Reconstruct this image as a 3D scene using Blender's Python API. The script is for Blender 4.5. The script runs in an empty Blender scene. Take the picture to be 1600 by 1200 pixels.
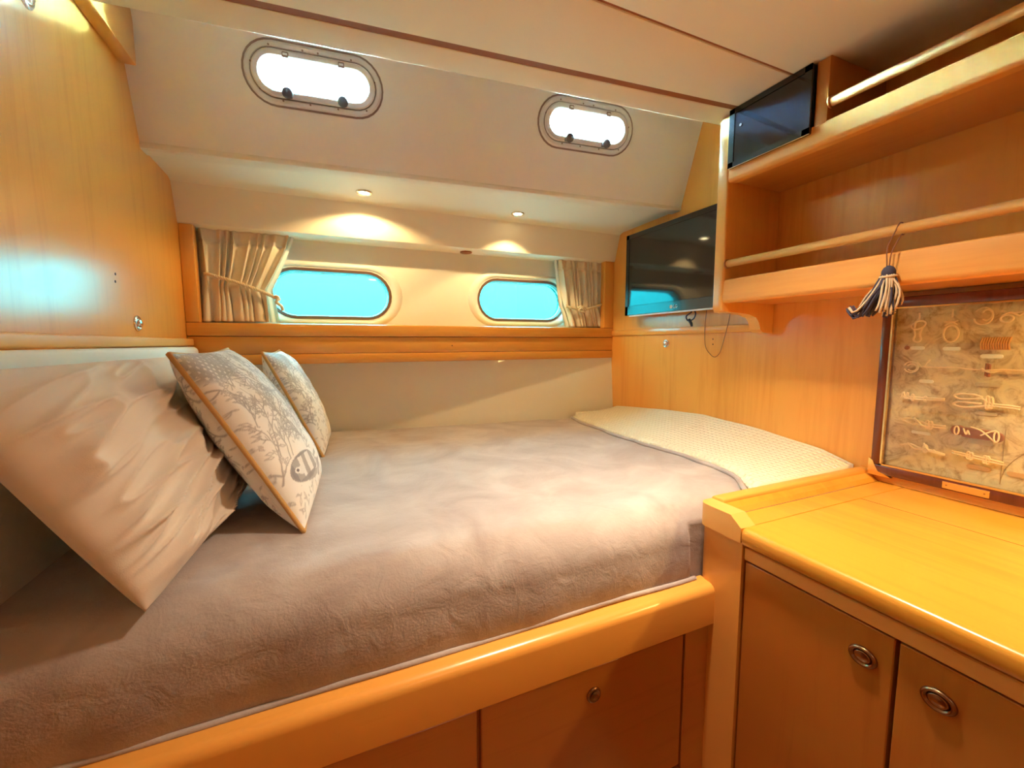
import bpy, bmesh, math, random
import numpy as np
from mathutils import Vector, Matrix, noise
from mathutils.geometry import tessellate_polygon
random.seed(7)
C = bpy.context.scene.collection
PI = math.pi
H0 = 1.35                       # camera height above the cabin sole; every z below is relative to the camera

# ---------------------------------------------------------------- camera, sky, lights, exposure
sc = bpy.context.scene
sc.view_settings.view_transform = 'Standard'
sc.view_settings.look = 'None'
sc.view_settings.gamma = 1.0
sc.view_settings.exposure = 2.1
sc.view_settings.use_curve_mapping = False

yaw, pitch, roll = math.radians(23.3), math.radians(-5.6), math.radians(-0.18)
fw = Vector((math.sin(yaw)*math.cos(pitch), math.cos(yaw)*math.cos(pitch), math.sin(pitch)))
rt = Vector((math.cos(yaw), -math.sin(yaw), 0)); up = rt.cross(fw)
r2 = rt*math.cos(roll)+up*math.sin(roll); u2 = -rt*math.sin(roll)+up*math.cos(roll)
cam = bpy.data.cameras.new('camera'); co = bpy.data.objects.new('camera', cam); C.objects.link(co)
M = Matrix((r2, u2, -fw)).transposed().to_4x4(); M.translation = (0, 0, H0); co.matrix_world = M
cam.sensor_width = 36; cam.lens = 650/1600*36; cam.clip_start = 0.01
sc.camera = co

w = bpy.data.worlds.new('sky'); sc.world = w; w.use_nodes = True
nt = w.node_tree; nt.nodes.clear()
wo = nt.nodes.new('ShaderNodeOutputWorld'); bg = nt.nodes.new('ShaderNodeBackground')
tc = nt.nodes.new('ShaderNodeTexCoord'); sx = nt.nodes.new('ShaderNodeSeparateXYZ'); rp = nt.nodes.new('ShaderNodeValToRGB')
nt.links.new(tc.outputs['Generated'], sx.inputs[0]); nt.links.new(sx.outputs['Z'], rp.inputs[0])
nt.links.new(rp.outputs[0], bg.inputs[0]); nt.links.new(bg.outputs[0], wo.inputs[0])
e = rp.color_ramp.elements
e[0].position = 0.0; e[0].color = (.04, .10, .12, 1)
e[1].position = 0.02; e[1].color = (.075, .14, .175, 1)
n_ = e.new(0.25); n_.color = (.15, .28, .38, 1)
n_ = e.new(0.5); n_.color = (.25, .46, .66, 1)
n_ = e.new(1.0); n_.color = (.38, .70, 1.0, 1)   # overcast sky: zenith three times the horizon
bg.inputs[1].default_value = 1900.0

def area(name, loc, size, power, color, rot=(0, 0, 0), shape='DISK', sy=None, spread=180):
    l = bpy.data.lights.new(name, 'AREA'); l.shape = shape; l.size = size
    if sy: l.size_y = sy
    l.energy = power; l.color = color; l.spread = math.radians(spread)
    o = bpy.data.objects.new(name, l); C.objects.link(o)
    o.location = (loc[0], loc[1], loc[2]+H0); o.rotation_euler = rot
    return o
WARM = (1.0, .80, .56)
CEIL_AND_FILL_LAMPS = [(0.64, 0.60, 2.25, 106), (0.45, -0.85, .30, 180)]  # berth lamp, then an added weak fill behind the camera
for (x, y, p, sp) in CEIL_AND_FILL_LAMPS:
    area('ceiling_or_fill_light', (x, y, .704), .09, p, WARM, spread=sp)
area('under_shelf_light', (1.26, .02, .112), .05, 1.6, (1.0, .68, .24), shape='RECTANGLE', sy=.34)
SPOTS = [(0.137, 1.743, 152, 1.6), (0.786, 1.754, 118, 1.6)]
for (x, y, ang, p) in SPOTS:
    l = bpy.data.lights.new('downlight_beam', 'SPOT'); l.energy = p*1.5; l.color = (1, .70, .30)
    l.spot_size = math.radians(ang); l.spot_blend = .25; l.shadow_soft_size = .006
    o = bpy.data.objects.new('downlight_beam', l); C.objects.link(o); o.location = (x, y, .562+H0)

# ---------------------------------------------------------------- materials
def mat_new(name):
    m = bpy.data.materials.new(name); m.use_nodes = True
    b = m.node_tree.nodes['Principled BSDF']
    return m, m.node_tree, b
def plain(name, col, rough=.5, metal=0, coat=0, spec=.5, emit=None, es=0, sheen=0, bump=0, bscale=200):
    m, t, b = mat_new(name)
    b.inputs['Base Color'].default_value = (*col, 1); b.inputs['Roughness'].default_value = rough
    b.inputs['Metallic'].default_value = metal; b.inputs['Coat Weight'].default_value = coat
    b.inputs['Specular IOR Level'].default_value = spec; b.inputs['Sheen Weight'].default_value = sheen
    if emit: b.inputs['Emission Color'].default_value = (*emit, 1); b.inputs['Emission Strength'].default_value = es
    if bump:
        tc = t.nodes.new('ShaderNodeTexCoord')
        n = t.nodes.new('ShaderNodeTexNoise'); n.inputs['Scale'].default_value = bscale; n.inputs['Detail'].default_value = 3
        t.links.new(tc.outputs['Object'], n.inputs['Vector'])
        bp = t.nodes.new('ShaderNodeBump'); bp.inputs['Strength'].default_value = bump; bp.inputs['Distance'].default_value = .002
        t.links.new(n.outputs['Fac'], bp.inputs['Height']); t.links.new(bp.outputs[0], b.inputs['Normal'])
    return m
def wood(name, light, dark, axis='Z', rough=.28, coat=.5, sc_=1.0, contrast=1.0):
    """varnished cherry / beech veneer, grain running along one axis"""
    m, t, b = mat_new(name)
    tc = t.nodes.new('ShaderNodeTexCoord'); mp = t.nodes.new('ShaderNodeMapping')
    s = [14*sc_, 14*sc_, 14*sc_]; s['XYZ'.index(axis)] = .9*sc_
    mp.inputs['Scale'].default_value = s
    t.links.new(tc.outputs['Object'], mp.inputs[0])
    n = t.nodes.new('ShaderNodeTexNoise'); n.inputs['Scale'].default_value = 3.2; n.inputs['Detail'].default_value = 7
    n.inputs['Roughness'].default_value = .62; n.inputs['Distortion'].default_value = .5
    t.links.new(mp.outputs[0], n.inputs['Vector'])
    n2 = t.nodes.new('ShaderNodeTexNoise'); n2.inputs['Scale'].default_value = .35; n2.inputs['Detail'].default_value = 2
    t.links.new(mp.outputs[0], n2.inputs['Vector'])
    mx = t.nodes.new('ShaderNodeMath'); mx.operation = 'ADD'
    t.links.new(n.outputs['Fac'], mx.inputs[0]); t.links.new(n2.outputs['Fac'], mx.inputs[1])
    r = t.nodes.new('ShaderNodeValToRGB'); el = r.color_ramp.elements
    el[0].position = .5-.3/contrast*.5+.2; el[0].color = (*dark, 1)
    el[1].position = .5+.3/contrast*.5+.45; el[1].color = (*light, 1)
    t.links.new(mx.outputs[0], r.inputs[0]); t.links.new(r.outputs[0], b.inputs['Base Color'])
    b.inputs['Roughness'].default_value = rough; b.inputs['Coat Weight'].default_value = coat
    b.inputs['Coat Roughness'].default_value = .2
    b.inputs['Specular IOR Level'].default_value = .4
    bp = t.nodes.new('ShaderNodeBump'); bp.inputs['Strength'].default_value = .12; bp.inputs['Distance'].default_value = .001
    t.links.new(n.outputs['Fac'], bp.inputs['Height']); t.links.new(bp.outputs[0], b.inputs['Normal'])
    return m
LW, DW = (.82, .365, .070), (.69, .265, .040)
W_Z = wood('cherry_vertical_grain', LW, DW, 'Z')
W_TOP = wood('cherry_worktop', (.70, .31, .035), (.58, .225, .022), 'Y')
W_IN = wood('cherry_shelf_inside', (.72, .30, .055), (.60, .22, .034), 'Y')
W_X = wood('cherry_grain_across', LW, DW, 'X')
W_Y = wood('cherry_grain_deep', LW, DW, 'Y')
W_LT = wood('cherry_pale_edge', rough=.5, coat=.05, light=(.80, .38, .09), dark=(.70, .29, .06), axis='Y')
W_LTZ = wood('cherry_pale_post', (.82, .41, .10), (.70, .31, .07), 'Z')
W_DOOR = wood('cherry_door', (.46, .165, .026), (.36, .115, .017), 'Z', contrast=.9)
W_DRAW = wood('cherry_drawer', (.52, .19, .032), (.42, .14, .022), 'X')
W_MAH = wood('mahogany', (.13, .028, .012), (.06, .012, .006), 'Z', rough=.22)
M_CREAM = plain('cream_liner', (.88, .80, .69), .62, bump=.10, bscale=260)
M_UPPER = plain('cream_vinyl', (.90, .82, .74), .55, bump=.12, bscale=300)
M_CEIL = plain('ceiling_liner', (.86, .77, .62), .6, bump=.1, bscale=260)
M_HULL = plain('white_gelcoat', (.88, .83, .73), .35, coat=.2)
M_GROOVE = plain('brown_joint', (.16, .05, .02), .7)
M_SEAM = plain('brown_seam_strip', (.30, .10, .035), .6)
M_DARK = plain('dark_void', (.02, .012, .008), .8)
M_WHITEPL = plain('white_plastic', (.74, .68, .66), .35)
M_GREYRUB = plain('grey_rubber', (.20, .13, .11), .6)
M_FRAMEGR = plain('grey_brown_frame', (.27, .17, .13), .45)
M_PORTFR = plain('dark_port_frame', (.16, .09, .065), .45)
M_KNOB = plain('dark_knob', (.10, .085, .10), .4)
M_CHROME = plain('chrome', (.78, .74, .70), .16, 1)
M_BRONZE = plain('antique_bronze', (.36, .22, .13), .25, 1)
M_BRASS = plain('brass', (.86, .66, .32), .25, 1)
M_BLACK = plain('black_plastic', (.010, .010, .013), .22, coat=.3)
M_SCREEN = plain('black_screen', (.012, .013, .017), .07, spec=.7)
M_LOGO = plain('silver_print', (.75, .75, .78), .4)
M_CABLE = plain('black_cable', (.015, .012, .012), .5)
M_LENS = plain('lamp_lens', (1, .9, .6), .4, emit=(1, .80, .42), es=9)
M_FLOOR = wood('teak_sole', (.34, .17, .07), (.20, .09, .035), 'Y', rough=.35)
M_SHEET = plain('bed_linen', (.62, .50, .40), .9)
M_PIPING = plain('gold_piping', (.60, .34, .11), .6, bump=.5, bscale=900)
M_ROPE = plain('cream_rope', (.80, .66, .45), .8, bump=.6, bscale=700)
M_KROPE = plain('knot_rope', (.86, .70, .45), .75, bump=.5, bscale=900)
M_NAVY = plain('slate_yarn', (.055, .05, .09), .9, bump=.5, bscale=900)
M_CYARN = plain('cream_yarn', (.70, .54, .36), .9, bump=.5, bscale=900)
M_CORD = plain('brown_cord', (.26, .10, .04), .8)
M_TAG = plain('ivory_tag', (.90, .92, .80), .5)
M_TAGD = plain('ochre_tag', (.62, .40, .20), .5)
M_TAGG = plain('dull_tag', (.55, .48, .33), .5)
M_BLOCK = plain('brown_wood_block', (.30, .10, .035), .35)

def glass(name, tint, gloss=.06):
    m = bpy.data.materials.new(name); m.use_nodes = True; t = m.node_tree; t.nodes.clear()
    o = t.nodes.new('ShaderNodeOutputMaterial'); mx = t.nodes.new('ShaderNodeMixShader')
    tr = t.nodes.new('ShaderNodeBsdfTransparent'); gl = t.nodes.new('ShaderNodeBsdfGlossy')
    tr.inputs[0].default_value = (*tint, 1); gl.inputs['Roughness'].default_value = .02
    mx.inputs[0].default_value = gloss
    t.links.new(tr.outputs[0], mx.inputs[1]); t.links.new(gl.outputs[0], mx.inputs[2]); t.links.new(mx.outputs[0], o.inputs[0])
    return m
G_CLEAR = glass('clear_pane', (.86, .97, 1.0), .04)
G_TINT = glass('tinted_pane', (.0190, .078, .075), .04)
G_PIC = glass('picture_glass', (.96, .96, .95), .05)

def vc_mat(name, base_mix_attr='print', rough=.85, sheen=.2, bump=.3, bscale=500):
    m, t, b = mat_new(name)
    a = t.nodes.new('ShaderNodeVertexColor'); a.layer_name = base_mix_attr
    t.links.new(a.outputs[0], b.inputs['Base Color'])
    b.inputs['Roughness'].default_value = rough; b.inputs['Sheen Weight'].default_value = sheen
    tc = t.nodes.new('ShaderNodeTexCoord'); n = t.nodes.new('ShaderNodeTexNoise'); n.inputs['Scale'].default_value = bscale
    t.links.new(tc.outputs['Object'], n.inputs['Vector'])
    bp = t.nodes.new('ShaderNodeBump'); bp.inputs['Strength'].default_value = bump; bp.inputs['Distance'].default_value = .001
    t.links.new(n.outputs['Fac'], bp.inputs['Height']); t.links.new(bp.outputs[0], b.inputs['Normal'])
    return m
M_PRINT = vc_mat('printed_linen')

def fleece():
    m, t, b = mat_new('mauve_fleece')
    tc = t.nodes.new('ShaderNodeTexCoord')
    n = t.nodes.new('ShaderNodeTexNoise'); n.inputs['Scale'].default_value = 5; n.inputs['Detail'].default_value = 5; n.inputs['Distortion'].default_value = 1.2
    t.links.new(tc.outputs['Object'], n.inputs['Vector'])
    r = t.nodes.new('ShaderNodeValToRGB'); el = r.color_ramp.elements
    el[0].position = .35; el[0].color = (.39, .32, .305, 1); el[1].position = .68; el[1].color = (.52, .455, .44, 1)
    t.links.new(n.outputs['Fac'], r.inputs[0]); t.links.new(r.outputs[0], b.inputs['Base Color'])
    b.inputs['Roughness'].default_value = .95; b.inputs['Sheen Weight'].default_value = .45; b.inputs['Sheen Roughness'].default_value = .4
    b.inputs['Sheen Tint'].default_value = (.9, .85, .85, 1); b.inputs['Specular IOR Level'].default_value = .15
    n2 = t.nodes.new('ShaderNodeTexNoise'); n2.inputs['Scale'].default_value = 260; n2.inputs['Detail'].default_value = 4
    t.links.new(tc.outputs['Object'], n2.inputs['Vector'])
    n3 = t.nodes.new('ShaderNodeTexNoise'); n3.inputs['Scale'].default_value = 22; n3.inputs['Detail'].default_value = 4; n3.inputs['Distortion'].default_value = 1
    t.links.new(tc.outputs['Object'], n3.inputs['Vector'])
    bp = t.nodes.new('ShaderNodeBump'); bp.inputs['Strength'].default_value = .28; bp.inputs['Distance'].default_value = .002
    bp2 = t.nodes.new('ShaderNodeBump'); bp2.inputs['Strength'].default_value = .25; bp2.inputs['Distance'].default_value = .01
    t.links.new(n2.outputs['Fac'], bp.inputs['Height']); t.links.new(n3.outputs['Fac'], bp2.inputs['Height'])
    t.links.new(bp2.outputs[0], bp.inputs['Normal']); t.links.new(bp.outputs[0], b.inputs['Normal'])
    return m
M_FLEECE = fleece()

def waffle():
    m, t, b = mat_new('waffle_weave')
    b.inputs['Base Color'].default_value = (.84, .76, .58, 1); b.inputs['Roughness'].default_value = .9; b.inputs['Sheen Weight'].default_value = .2
    tc = t.nodes.new('ShaderNodeTexCoord'); hs = []
    for ax in 'XY':
        wv = t.nodes.new('ShaderNodeTexWave'); wv.bands_direction = ax; wv.inputs['Scale'].default_value = 17
        t.links.new(tc.outputs['Object'], wv.inputs['Vector']); hs.append(wv)
    mx = t.nodes.new('ShaderNodeMath'); mx.operation = 'MAXIMUM'
    t.links.new(hs[0].outputs['Fac'], mx.inputs[0]); t.links.new(hs[1].outputs['Fac'], mx.inputs[1])
    bp = t.nodes.new('ShaderNodeBump'); bp.inputs['Strength'].default_value = 1.0; bp.inputs['Distance'].default_value = .006
    t.links.new(mx.outputs[0], bp.inputs['Height']); t.links.new(bp.outputs[0], b.inputs['Normal'])
    return m
M_WAFFLE = waffle()

def fabric(name, c1, c2, scale=1.5, rough=.9, bump=.25, bs=600, sheen=.15):
    m, t, b = mat_new(name)
    tc = t.nodes.new('ShaderNodeTexCoord'); n = t.nodes.new('ShaderNodeTexNoise'); n.inputs['Scale'].default_value = scale
    t.links.new(tc.outputs['Object'], n.inputs['Vector'])
    r = t.nodes.new('ShaderNodeValToRGB'); r.color_ramp.elements[0].color = (*c1, 1); r.color_ramp.elements[1].color = (*c2, 1)
    t.links.new(n.outputs['Fac'], r.inputs[0]); t.links.new(r.outputs[0], b.inputs['Base Color'])
    b.inputs['Roughness'].default_value = rough; b.inputs['Sheen Weight'].default_value = sheen; b.inputs['Specular IOR Level'].default_value = .2
    n2 = t.nodes.new('ShaderNodeTexNoise'); n2.inputs['Scale'].default_value = bs
    t.links.new(tc.outputs['Object'], n2.inputs['Vector'])
    bp = t.nodes.new('ShaderNodeBump'); bp.inputs['Strength'].default_value = bump; bp.inputs['Distance'].default_value = .001
    t.links.new(n2.outputs['Fac'], bp.inputs['Height']); t.links.new(bp.outputs[0], b.inputs['Normal'])
    return m
M_PILLOW = fabric('beige_cotton', (.74, .64, .56), (.79, .69, .61))
M_HEAD = fabric('white_textured_vinyl', (.78, .78, .73), (.83, .83, .78), bump=.5, bs=240)
M_CURT = fabric('curtain_linen', (.76, .66, .52), (.84, .74, .60))
M_LINING = plain('curtain_lining', (.85, .88, .86), .9)

def parchment():
    m, t, b = mat_new('old_chart_paper')
    tc = t.nodes.new('ShaderNodeTexCoord')
    n = t.nodes.new('ShaderNodeTexNoise'); n.inputs['Scale'].default_value = 22; n.inputs['Detail'].default_value = 10; n.inputs['Roughness'].default_value = .7; n.inputs['Distortion'].default_value = 1.5
    t.links.new(tc.outputs['Object'], n.inputs['Vector'])
    r = t.nodes.new('ShaderNodeValToRGB'); el = r.color_ramp.elements
    el[0].position = .34; el[0].color = (.30, .20, .11, 1); el[1].position = .60; el[1].color = (.76, .66, .40, 1)
    k = el.new(.45); k.color = (.56, .45, .27, 1); k = el.new(.52); k.color = (.70, .60, .38, 1)
    t.links.new(n.outputs['Fac'], r.inputs[0]); t.links.new(r.outputs[0], b.inputs['Base Color']); b.inputs['Roughness'].default_value = .8
    return m
M_PARCH = parchment()
M_MAPINK = plain('map_ink', (.34, .24, .13), .8)

# ---------------------------------------------------------------- helpers
def link(o, parent=None):
    C.objects.link(o)
    if parent: o.parent = parent
    return o
def mesh_obj(name, bm, mat, parent=None, smooth=False, at=None, off=True):
    """bm is in cabin coordinates (z relative to camera); origin stays at cabin origin on the sole"""
    me = bpy.data.meshes.new(name)
    bmesh.ops.recalc_face_normals(bm, faces=bm.faces)
    if off: bmesh.ops.translate(bm, verts=bm.verts, vec=(0, 0, H0))
    bm.to_mesh(me); bm.free()
    if mat: me.materials.append(mat)
    if smooth: me.polygons.foreach_set('use_smooth', [True]*len(me.polygons))
    elif len(me.polygons) > 6:
        me.polygons.foreach_set('use_smooth', [True]*len(me.polygons)); me.set_sharp_from_angle(angle=math.radians(32))
    o = bpy.data.objects.new(name, me); link(o)
    if parent:
        o.parent = parent
        me.transform(winv(parent))
    return o
def winv(o):
    v = Vector((0, 0, 0))
    while o: v += o.location; o = o.parent
    return Matrix.Translation(-v)
def tag(o, label=None, cat=None, group=None, kind=None):
    if label: o['label'] = label
    if cat: o['category'] = cat
    if group: o['group'] = group
    if kind: o['kind'] = kind
    return o
def empty(name, loc, label, cat, group=None):
    o = bpy.data.objects.new(name, None); C.objects.link(o)
    o.location = (loc[0], loc[1], loc[2]+H0); o.empty_display_size = .05
    o.matrix_world = Matrix.Translation(o.location)
    return tag(o, label, cat, group)
def bev(bm, r, seg=2, edges=None):
    if r > 0:
        bmesh.ops.bevel(bm, geom=edges if edges is not None else bm.edges[:], offset=r, segments=seg, affect='EDGES', profile=.5)
def box_bm(lo, hi, r=0, seg=2, bm=None):
    b = bmesh.new()
    bmesh.ops.create_cube(b, size=1)
    for v in b.verts: v.co = Vector([lo[i]+(v.co[i]+.5)*(hi[i]-lo[i]) for i in range(3)])
    bev(b, r, seg)
    if bm is None: return b
    me = bpy.data.meshes.new('t'); b.to_mesh(me); b.free(); bm.from_mesh(me); bpy.data.meshes.remove(me)
    return bm
def box(name, lo, hi, mat, parent=None, r=0, seg=2, smooth=None):
    return mesh_obj(name, box_bm(lo, hi, r, seg), mat, parent, False)
def prism_bm(pa, pb, r=0, seg=2, cap=True):
    """loft between two equal polygons (lists of 3-D points)"""
    b = bmesh.new(); va = [b.verts.new(p) for p in pa]; vb = [b.verts.new(p) for p in pb]; n = len(pa)
    for i in range(n): b.faces.new((va[i], va[(i+1) % n], vb[(i+1) % n], vb[i]))
    if cap: b.faces.new(va[::-1]); b.faces.new(vb)
    bev(b, r, seg); return b
def quad_slab(pts, thick, r=0):
    """pts = 4 corners of the visible face, thickness vector"""
    t = Vector(thick); return prism_bm([Vector(p) for p in pts], [Vector(p)+t for p in pts], r)
def tube_bm(pts, r, seg=8, bm=None, closed=False, caps=True):
    b = bm or bmesh.new(); pts = [Vector(p) for p in pts]; n = len(pts); rings = []
    rr = r if isinstance(r, (list, tuple)) else [r]*n
    prev = None
    for i, p in enumerate(pts):
        if closed: d = pts[(i+1) % n]-pts[i-1]
        else: d = pts[min(i+1, n-1)]-pts[max(i-1, 0)]
        d.normalize()
        if prev is None:
            a = Vector((0, 0, 1)) if abs(d.z) < .9 else Vector((1, 0, 0)); x = d.cross(a).normalized()
        else: x = (prev-d*prev.dot(d)).normalized()
        prev = x; y = d.cross(x)
        rings.append([b.verts.new(p+(x*math.cos(k*2*PI/seg)+y*math.sin(k*2*PI/seg))*rr[i]) for k in range(seg)])
    for i in range(n if closed else n-1):
        a, c = rings[i], rings[(i+1) % n]
        for k in range(seg): b.faces.new((a[k], a[(k+1) % seg], c[(k+1) % seg], c[k]))
    if caps and not closed: b.faces.new(rings[0][::-1]); b.faces.new(rings[-1])
    return b
def spline(ctrl, n=8):
    P = [Vector(c) for c in ctrl]; P = [P[0]*2-P[1]]+P+[P[-1]*2-P[-2]]; out = []
    for i in range(1, len(P)-2):
        for k in range(n):
            t = k/n; a, b, c, d = P[i-1:i+3]
            out.append(.5*((2*b)+(c-a)*t+(2*a-5*b+4*c-d)*t*t+(3*b-a-3*c+d)*t**3))
    out.append(P[-2]); return out
def stadium(w_, h_, n=14):
    r = h_/2; s = w_/2-r; pts = []
    for k in range(n+1):
        a = -PI/2+PI*k/n; pts.append((s+r*math.cos(a), r*math.sin(a)))
    for k in range(n+1):
        a = PI/2+PI*k/n; pts.append((-s+r*math.cos(a), r*math.sin(a)))
    return pts
def rrect(w_, h_, r, n=6):
    pts = []
    for cx, cy, a0 in ((1, -1, -PI/2), (1, 1, 0), (-1, 1, PI/2), (-1, -1, PI)):
        for k in range(n+1):
            a = a0+PI/2*k/n; pts.append((cx*(w_/2-r)+r*math.cos(a), cy*(h_/2-r)+r*math.sin(a)))
    return pts
def ring_bm(loops, frame, closed_profile=True):
    """loops: list of (W,H,y) stadiums swept into a ring; frame maps local (x,y,z) to cabin"""
    b = bmesh.new(); R = []
    for (W, Hh, y) in loops: R.append([b.verts.new(frame @ Vector((p[0], y, p[1]))) for p in stadium(W, Hh)])
    m = len(R); n = len(R[0])
    for i in range(m if closed_profile else m-1):
        a, c = R[i], R[(i+1) % m]
        for k in range(n): b.faces.new((a[k], a[(k+1) % n], c[(k+1) % n], c[k]))
    return b
def plate_bm(outer, holes, thick, frame):
    """flat plate in local x,z with holes; front at y=0, back at y=thick"""
    loops = [[Vector((x, z, 0)) for x, z in l] for l in [outer]+holes]
    tri = tessellate_polygon(loops); flat = [p for l in loops for p in l]
    b = bmesh.new()
    f = [b.verts.new(frame @ Vector((p.x, 0, p.y))) for p in flat]; k = [b.verts.new(frame @ Vector((p.x, thick, p.y))) for p in flat]
    for t in tri:
        try: b.faces.new([f[i] for i in t]); b.faces.new([k[i] for i in t[::-1]])
        except ValueError: pass
    o = 0
    for l in loops:
        n = len(l)
        for i in range(n): b.faces.new((f[o+i], f[o+(i+1) % n], k[o+(i+1) % n], k[o+i]))
        o += n
    return b
def disc_bm(frame, r, y0, y1, n=20, taper=1.0, bm=None):
    b = bm or bmesh.new()
    a = [b.verts.new(frame @ Vector((r*math.cos(t*2*PI/n), y0, r*math.sin(t*2*PI/n)))) for t in range(n)]
    c = [b.verts.new(frame @ Vector((r*taper*math.cos(t*2*PI/n), y1, r*taper*math.sin(t*2*PI/n)))) for t in range(n)]
    for i in range(n): b.faces.new((a[i], a[(i+1) % n], c[(i+1) % n], c[i]))
    b.faces.new(a[::-1]); b.faces.new(c); return b
def lathe_bm(frame, prof, n=20):
    """prof: (radius, y) along local y"""
    b = bmesh.new(); R = []
    for r, y in prof: R.append([b.verts.new(frame @ Vector((max(r, 1e-5)*math.cos(k*2*PI/n), y, max(r, 1e-5)*math.sin(k*2*PI/n)))) for k in range(n)])
    for i in range(len(R)-1):
        for k in range(n): b.faces.new((R[i][k], R[i][(k+1) % n], R[i+1][(k+1) % n], R[i+1][k]))
    b.faces.new(R[0][::-1]); b.faces.new(R[-1]); return b
def frame_at(o, x, y, z):
    x, y, z = Vector(x), Vector(y), Vector(z)
    m = Matrix((x, y, z)).transposed().to_4x4(); m.translation = Vector(o); return m

XL, XR, D = -.492, 1.422, 1.90
FLOOR = -H0
# ---------------------------------------------------------------- the setting
S = lambda o, **k: tag(o, kind='structure', **k)
S(box('floor', (XL-.06, -1.4, FLOOR-.04), (XR+.06, 2.2, FLOOR), M_FLOOR))
S(box('wall_front', (XL-.06, -1.46, FLOOR), (XR+.06, -1.40, 1.06), W_Z))
wl = S(box('wall_left', (XL-.06, -1.4, FLOOR), (XL, 2.12, 1.06), W_Z), label='tall varnished wood bulkhead at the head of the berth')
wr = S(box('wall_right', (XR, -1.4, FLOOR), (XR+.06, 2.12, 1.06), W_Z), label='varnished wood bulkhead carrying the television and shelves')

# ceiling panels, deck edge skewed with the cabin side
def cy(x, base): return base-.095*(x+.373)
EDGE, GRV = 1.215, 1.128
def cpanel(y0l, y0r, y1l, y1r, z=.715, t=.03, r=.004):
    return quad_slab([(XL-.02, y0l, z), (XR+.02, y0r, z), (XR+.02, y1r, z), (XL-.02, y1l, z)], (0, 0, t), r)
S(mesh_obj('ceiling', cpanel(cy(XL, GRV)-.022, cy(XR, GRV)-.022, .802, .802), M_CEIL), label='cream lined ceiling panel over the berth')
S(mesh_obj('trim_1', cpanel(cy(XL, EDGE), cy(XR, EDGE), cy(XL, GRV), cy(XR, GRV), .716, .034, .006), M_CEIL), label='cream ceiling edge strip above the upper portlights')
S(mesh_obj('ceiling_panel', cpanel(.795, .795, -1.4, -1.4), M_CEIL), label='cream ceiling panel nearest the camera')
S(mesh_obj('trim_2', cpanel(cy(XL, EDGE)-.01, cy(XR, EDGE)-.01, -1.4, -1.4, .719, .04, 0), M_SEAM), label='brown joint behind the ceiling panels')
# roof of the deckhouse above the slanted wall
S(box('ceiling_upper', (XL-.06, -1.46, 1.02), (XR+.06, 2.12, 1.06), M_CREAM))

# slanted upper wall with two opening portlights
A = Vector((XL, 1.611, .571)); B = Vector((XR, 1.437, .577))
dd = (B-A).normalized(); ee = Vector((0, -.33, 1)).normalized(); nn = dd.cross(ee).normalized(); ee = nn.cross(dd)
def up_frame(s, t): return frame_at(A+dd*s+ee*t, dd, -nn, ee)
PORT_UP = [(.490, .245), (1.420, .247)]
F0 = up_frame(0, 0)
holes = [[(s+x, t+z) for x, z in stadium(.335, .115)] for s, t in PORT_UP]
wu = S(mesh_obj('wall_upper', plate_bm([(-.03, .0), (1.96, .0), (1.96, .47), (-.03, .47)], holes, .03, F0), M_UPPER), label='slanted cream cabin side with the upper portlights')
S(mesh_obj('wall_upper_outer', plate_bm([(-.03, .03), (1.96, .03), (1.96, .50), (-.03, .50)], holes, .012, F0 @ Matrix.Translation((0, .031, 0))), M_WHITEPL), label='outer shell of the cabin side')
# lip under it, soffit and fascia
def yl(base_l, base_r, x): return base_l+(base_r-base_l)*(x-XL)/(XR-XL)
def skew_slab(yl0, yr0, yl1, yr1, z, t, r=0):
    a, b = XL-.02, XR+.02
    return quad_slab([(a, yl0, z), (b, yr0, z), (b, yr1, z), (a, yl1, z)], (0, 0, t), r)
S(mesh_obj('trim_3', skew_slab(1.605, 1.431, 1.665, 1.492, .572, .022, .007), M_CREAM), label='rounded cream lip along the foot of the slanted wall')
S(mesh_obj('trim_4', skew_slab(1.650, 1.48, 1.69, 1.51, .579, .02, 0), M_GROOVE), label='thin dark joint behind the lip')
def fsec(x, yf):  # soffit + fascia cross-section
    o = [(x, yf, .578), (x, 1.832, .574), (x, 1.852, .566), (x, 1.888, .448), (x, 1.892, .438), (x, 1.900, .434), (x, 2.06, .434), (x, 2.06, .62), (x, yf, .62)]
    return o
bm = prism_bm(fsec(XL-.02, 1.669), fsec(XR+.02, 1.496), cap=True)
sof = S(mesh_obj('trim_5', bm, M_CREAM), label='cream soffit and fascia over the window niche')

# hull side in the niche with two fixed portlights
HY = 2.0
HF = frame_at((0, HY, 0), (1, 0, 0), (0, 1, 0), (0, 0, 1))
PORT_LOW = [(.012, .214), (.925, .220)]
lw_, lh_ = .50, .215
holes = [[(s+x, t+z) for x, z in stadium(lw_, lh_)] for s, t in PORT_LOW]
S(mesh_obj('wall_back', plate_bm([(XL-.02, -.10), (XR+.02, -.10), (XR+.02, .50), (XL-.02, .50)], holes, .03, HF), M_HULL), label='cream moulded hull side behind the sill')
S(mesh_obj('wall_back_outer', plate_bm([(XL-.06, -.5), (XR+.06, -.5), (XR+.06, .70), (XL-.06, .70)], [[(s+x, t+z) for x, z in stadium(.475, .19)] for s, t in PORT_LOW], .02, frame_at((0, HY+.031, 0), (1, 0, 0), (0, 1, 0), (0, 0, 1))), M_WHITEPL), label='outer hull skin')
S(box('wall_roof_side', (XL-.06, 1.66, .60), (XR+.06, 2.11, .64), M_WHITEPL), label='side deck above the soffit')
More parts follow.
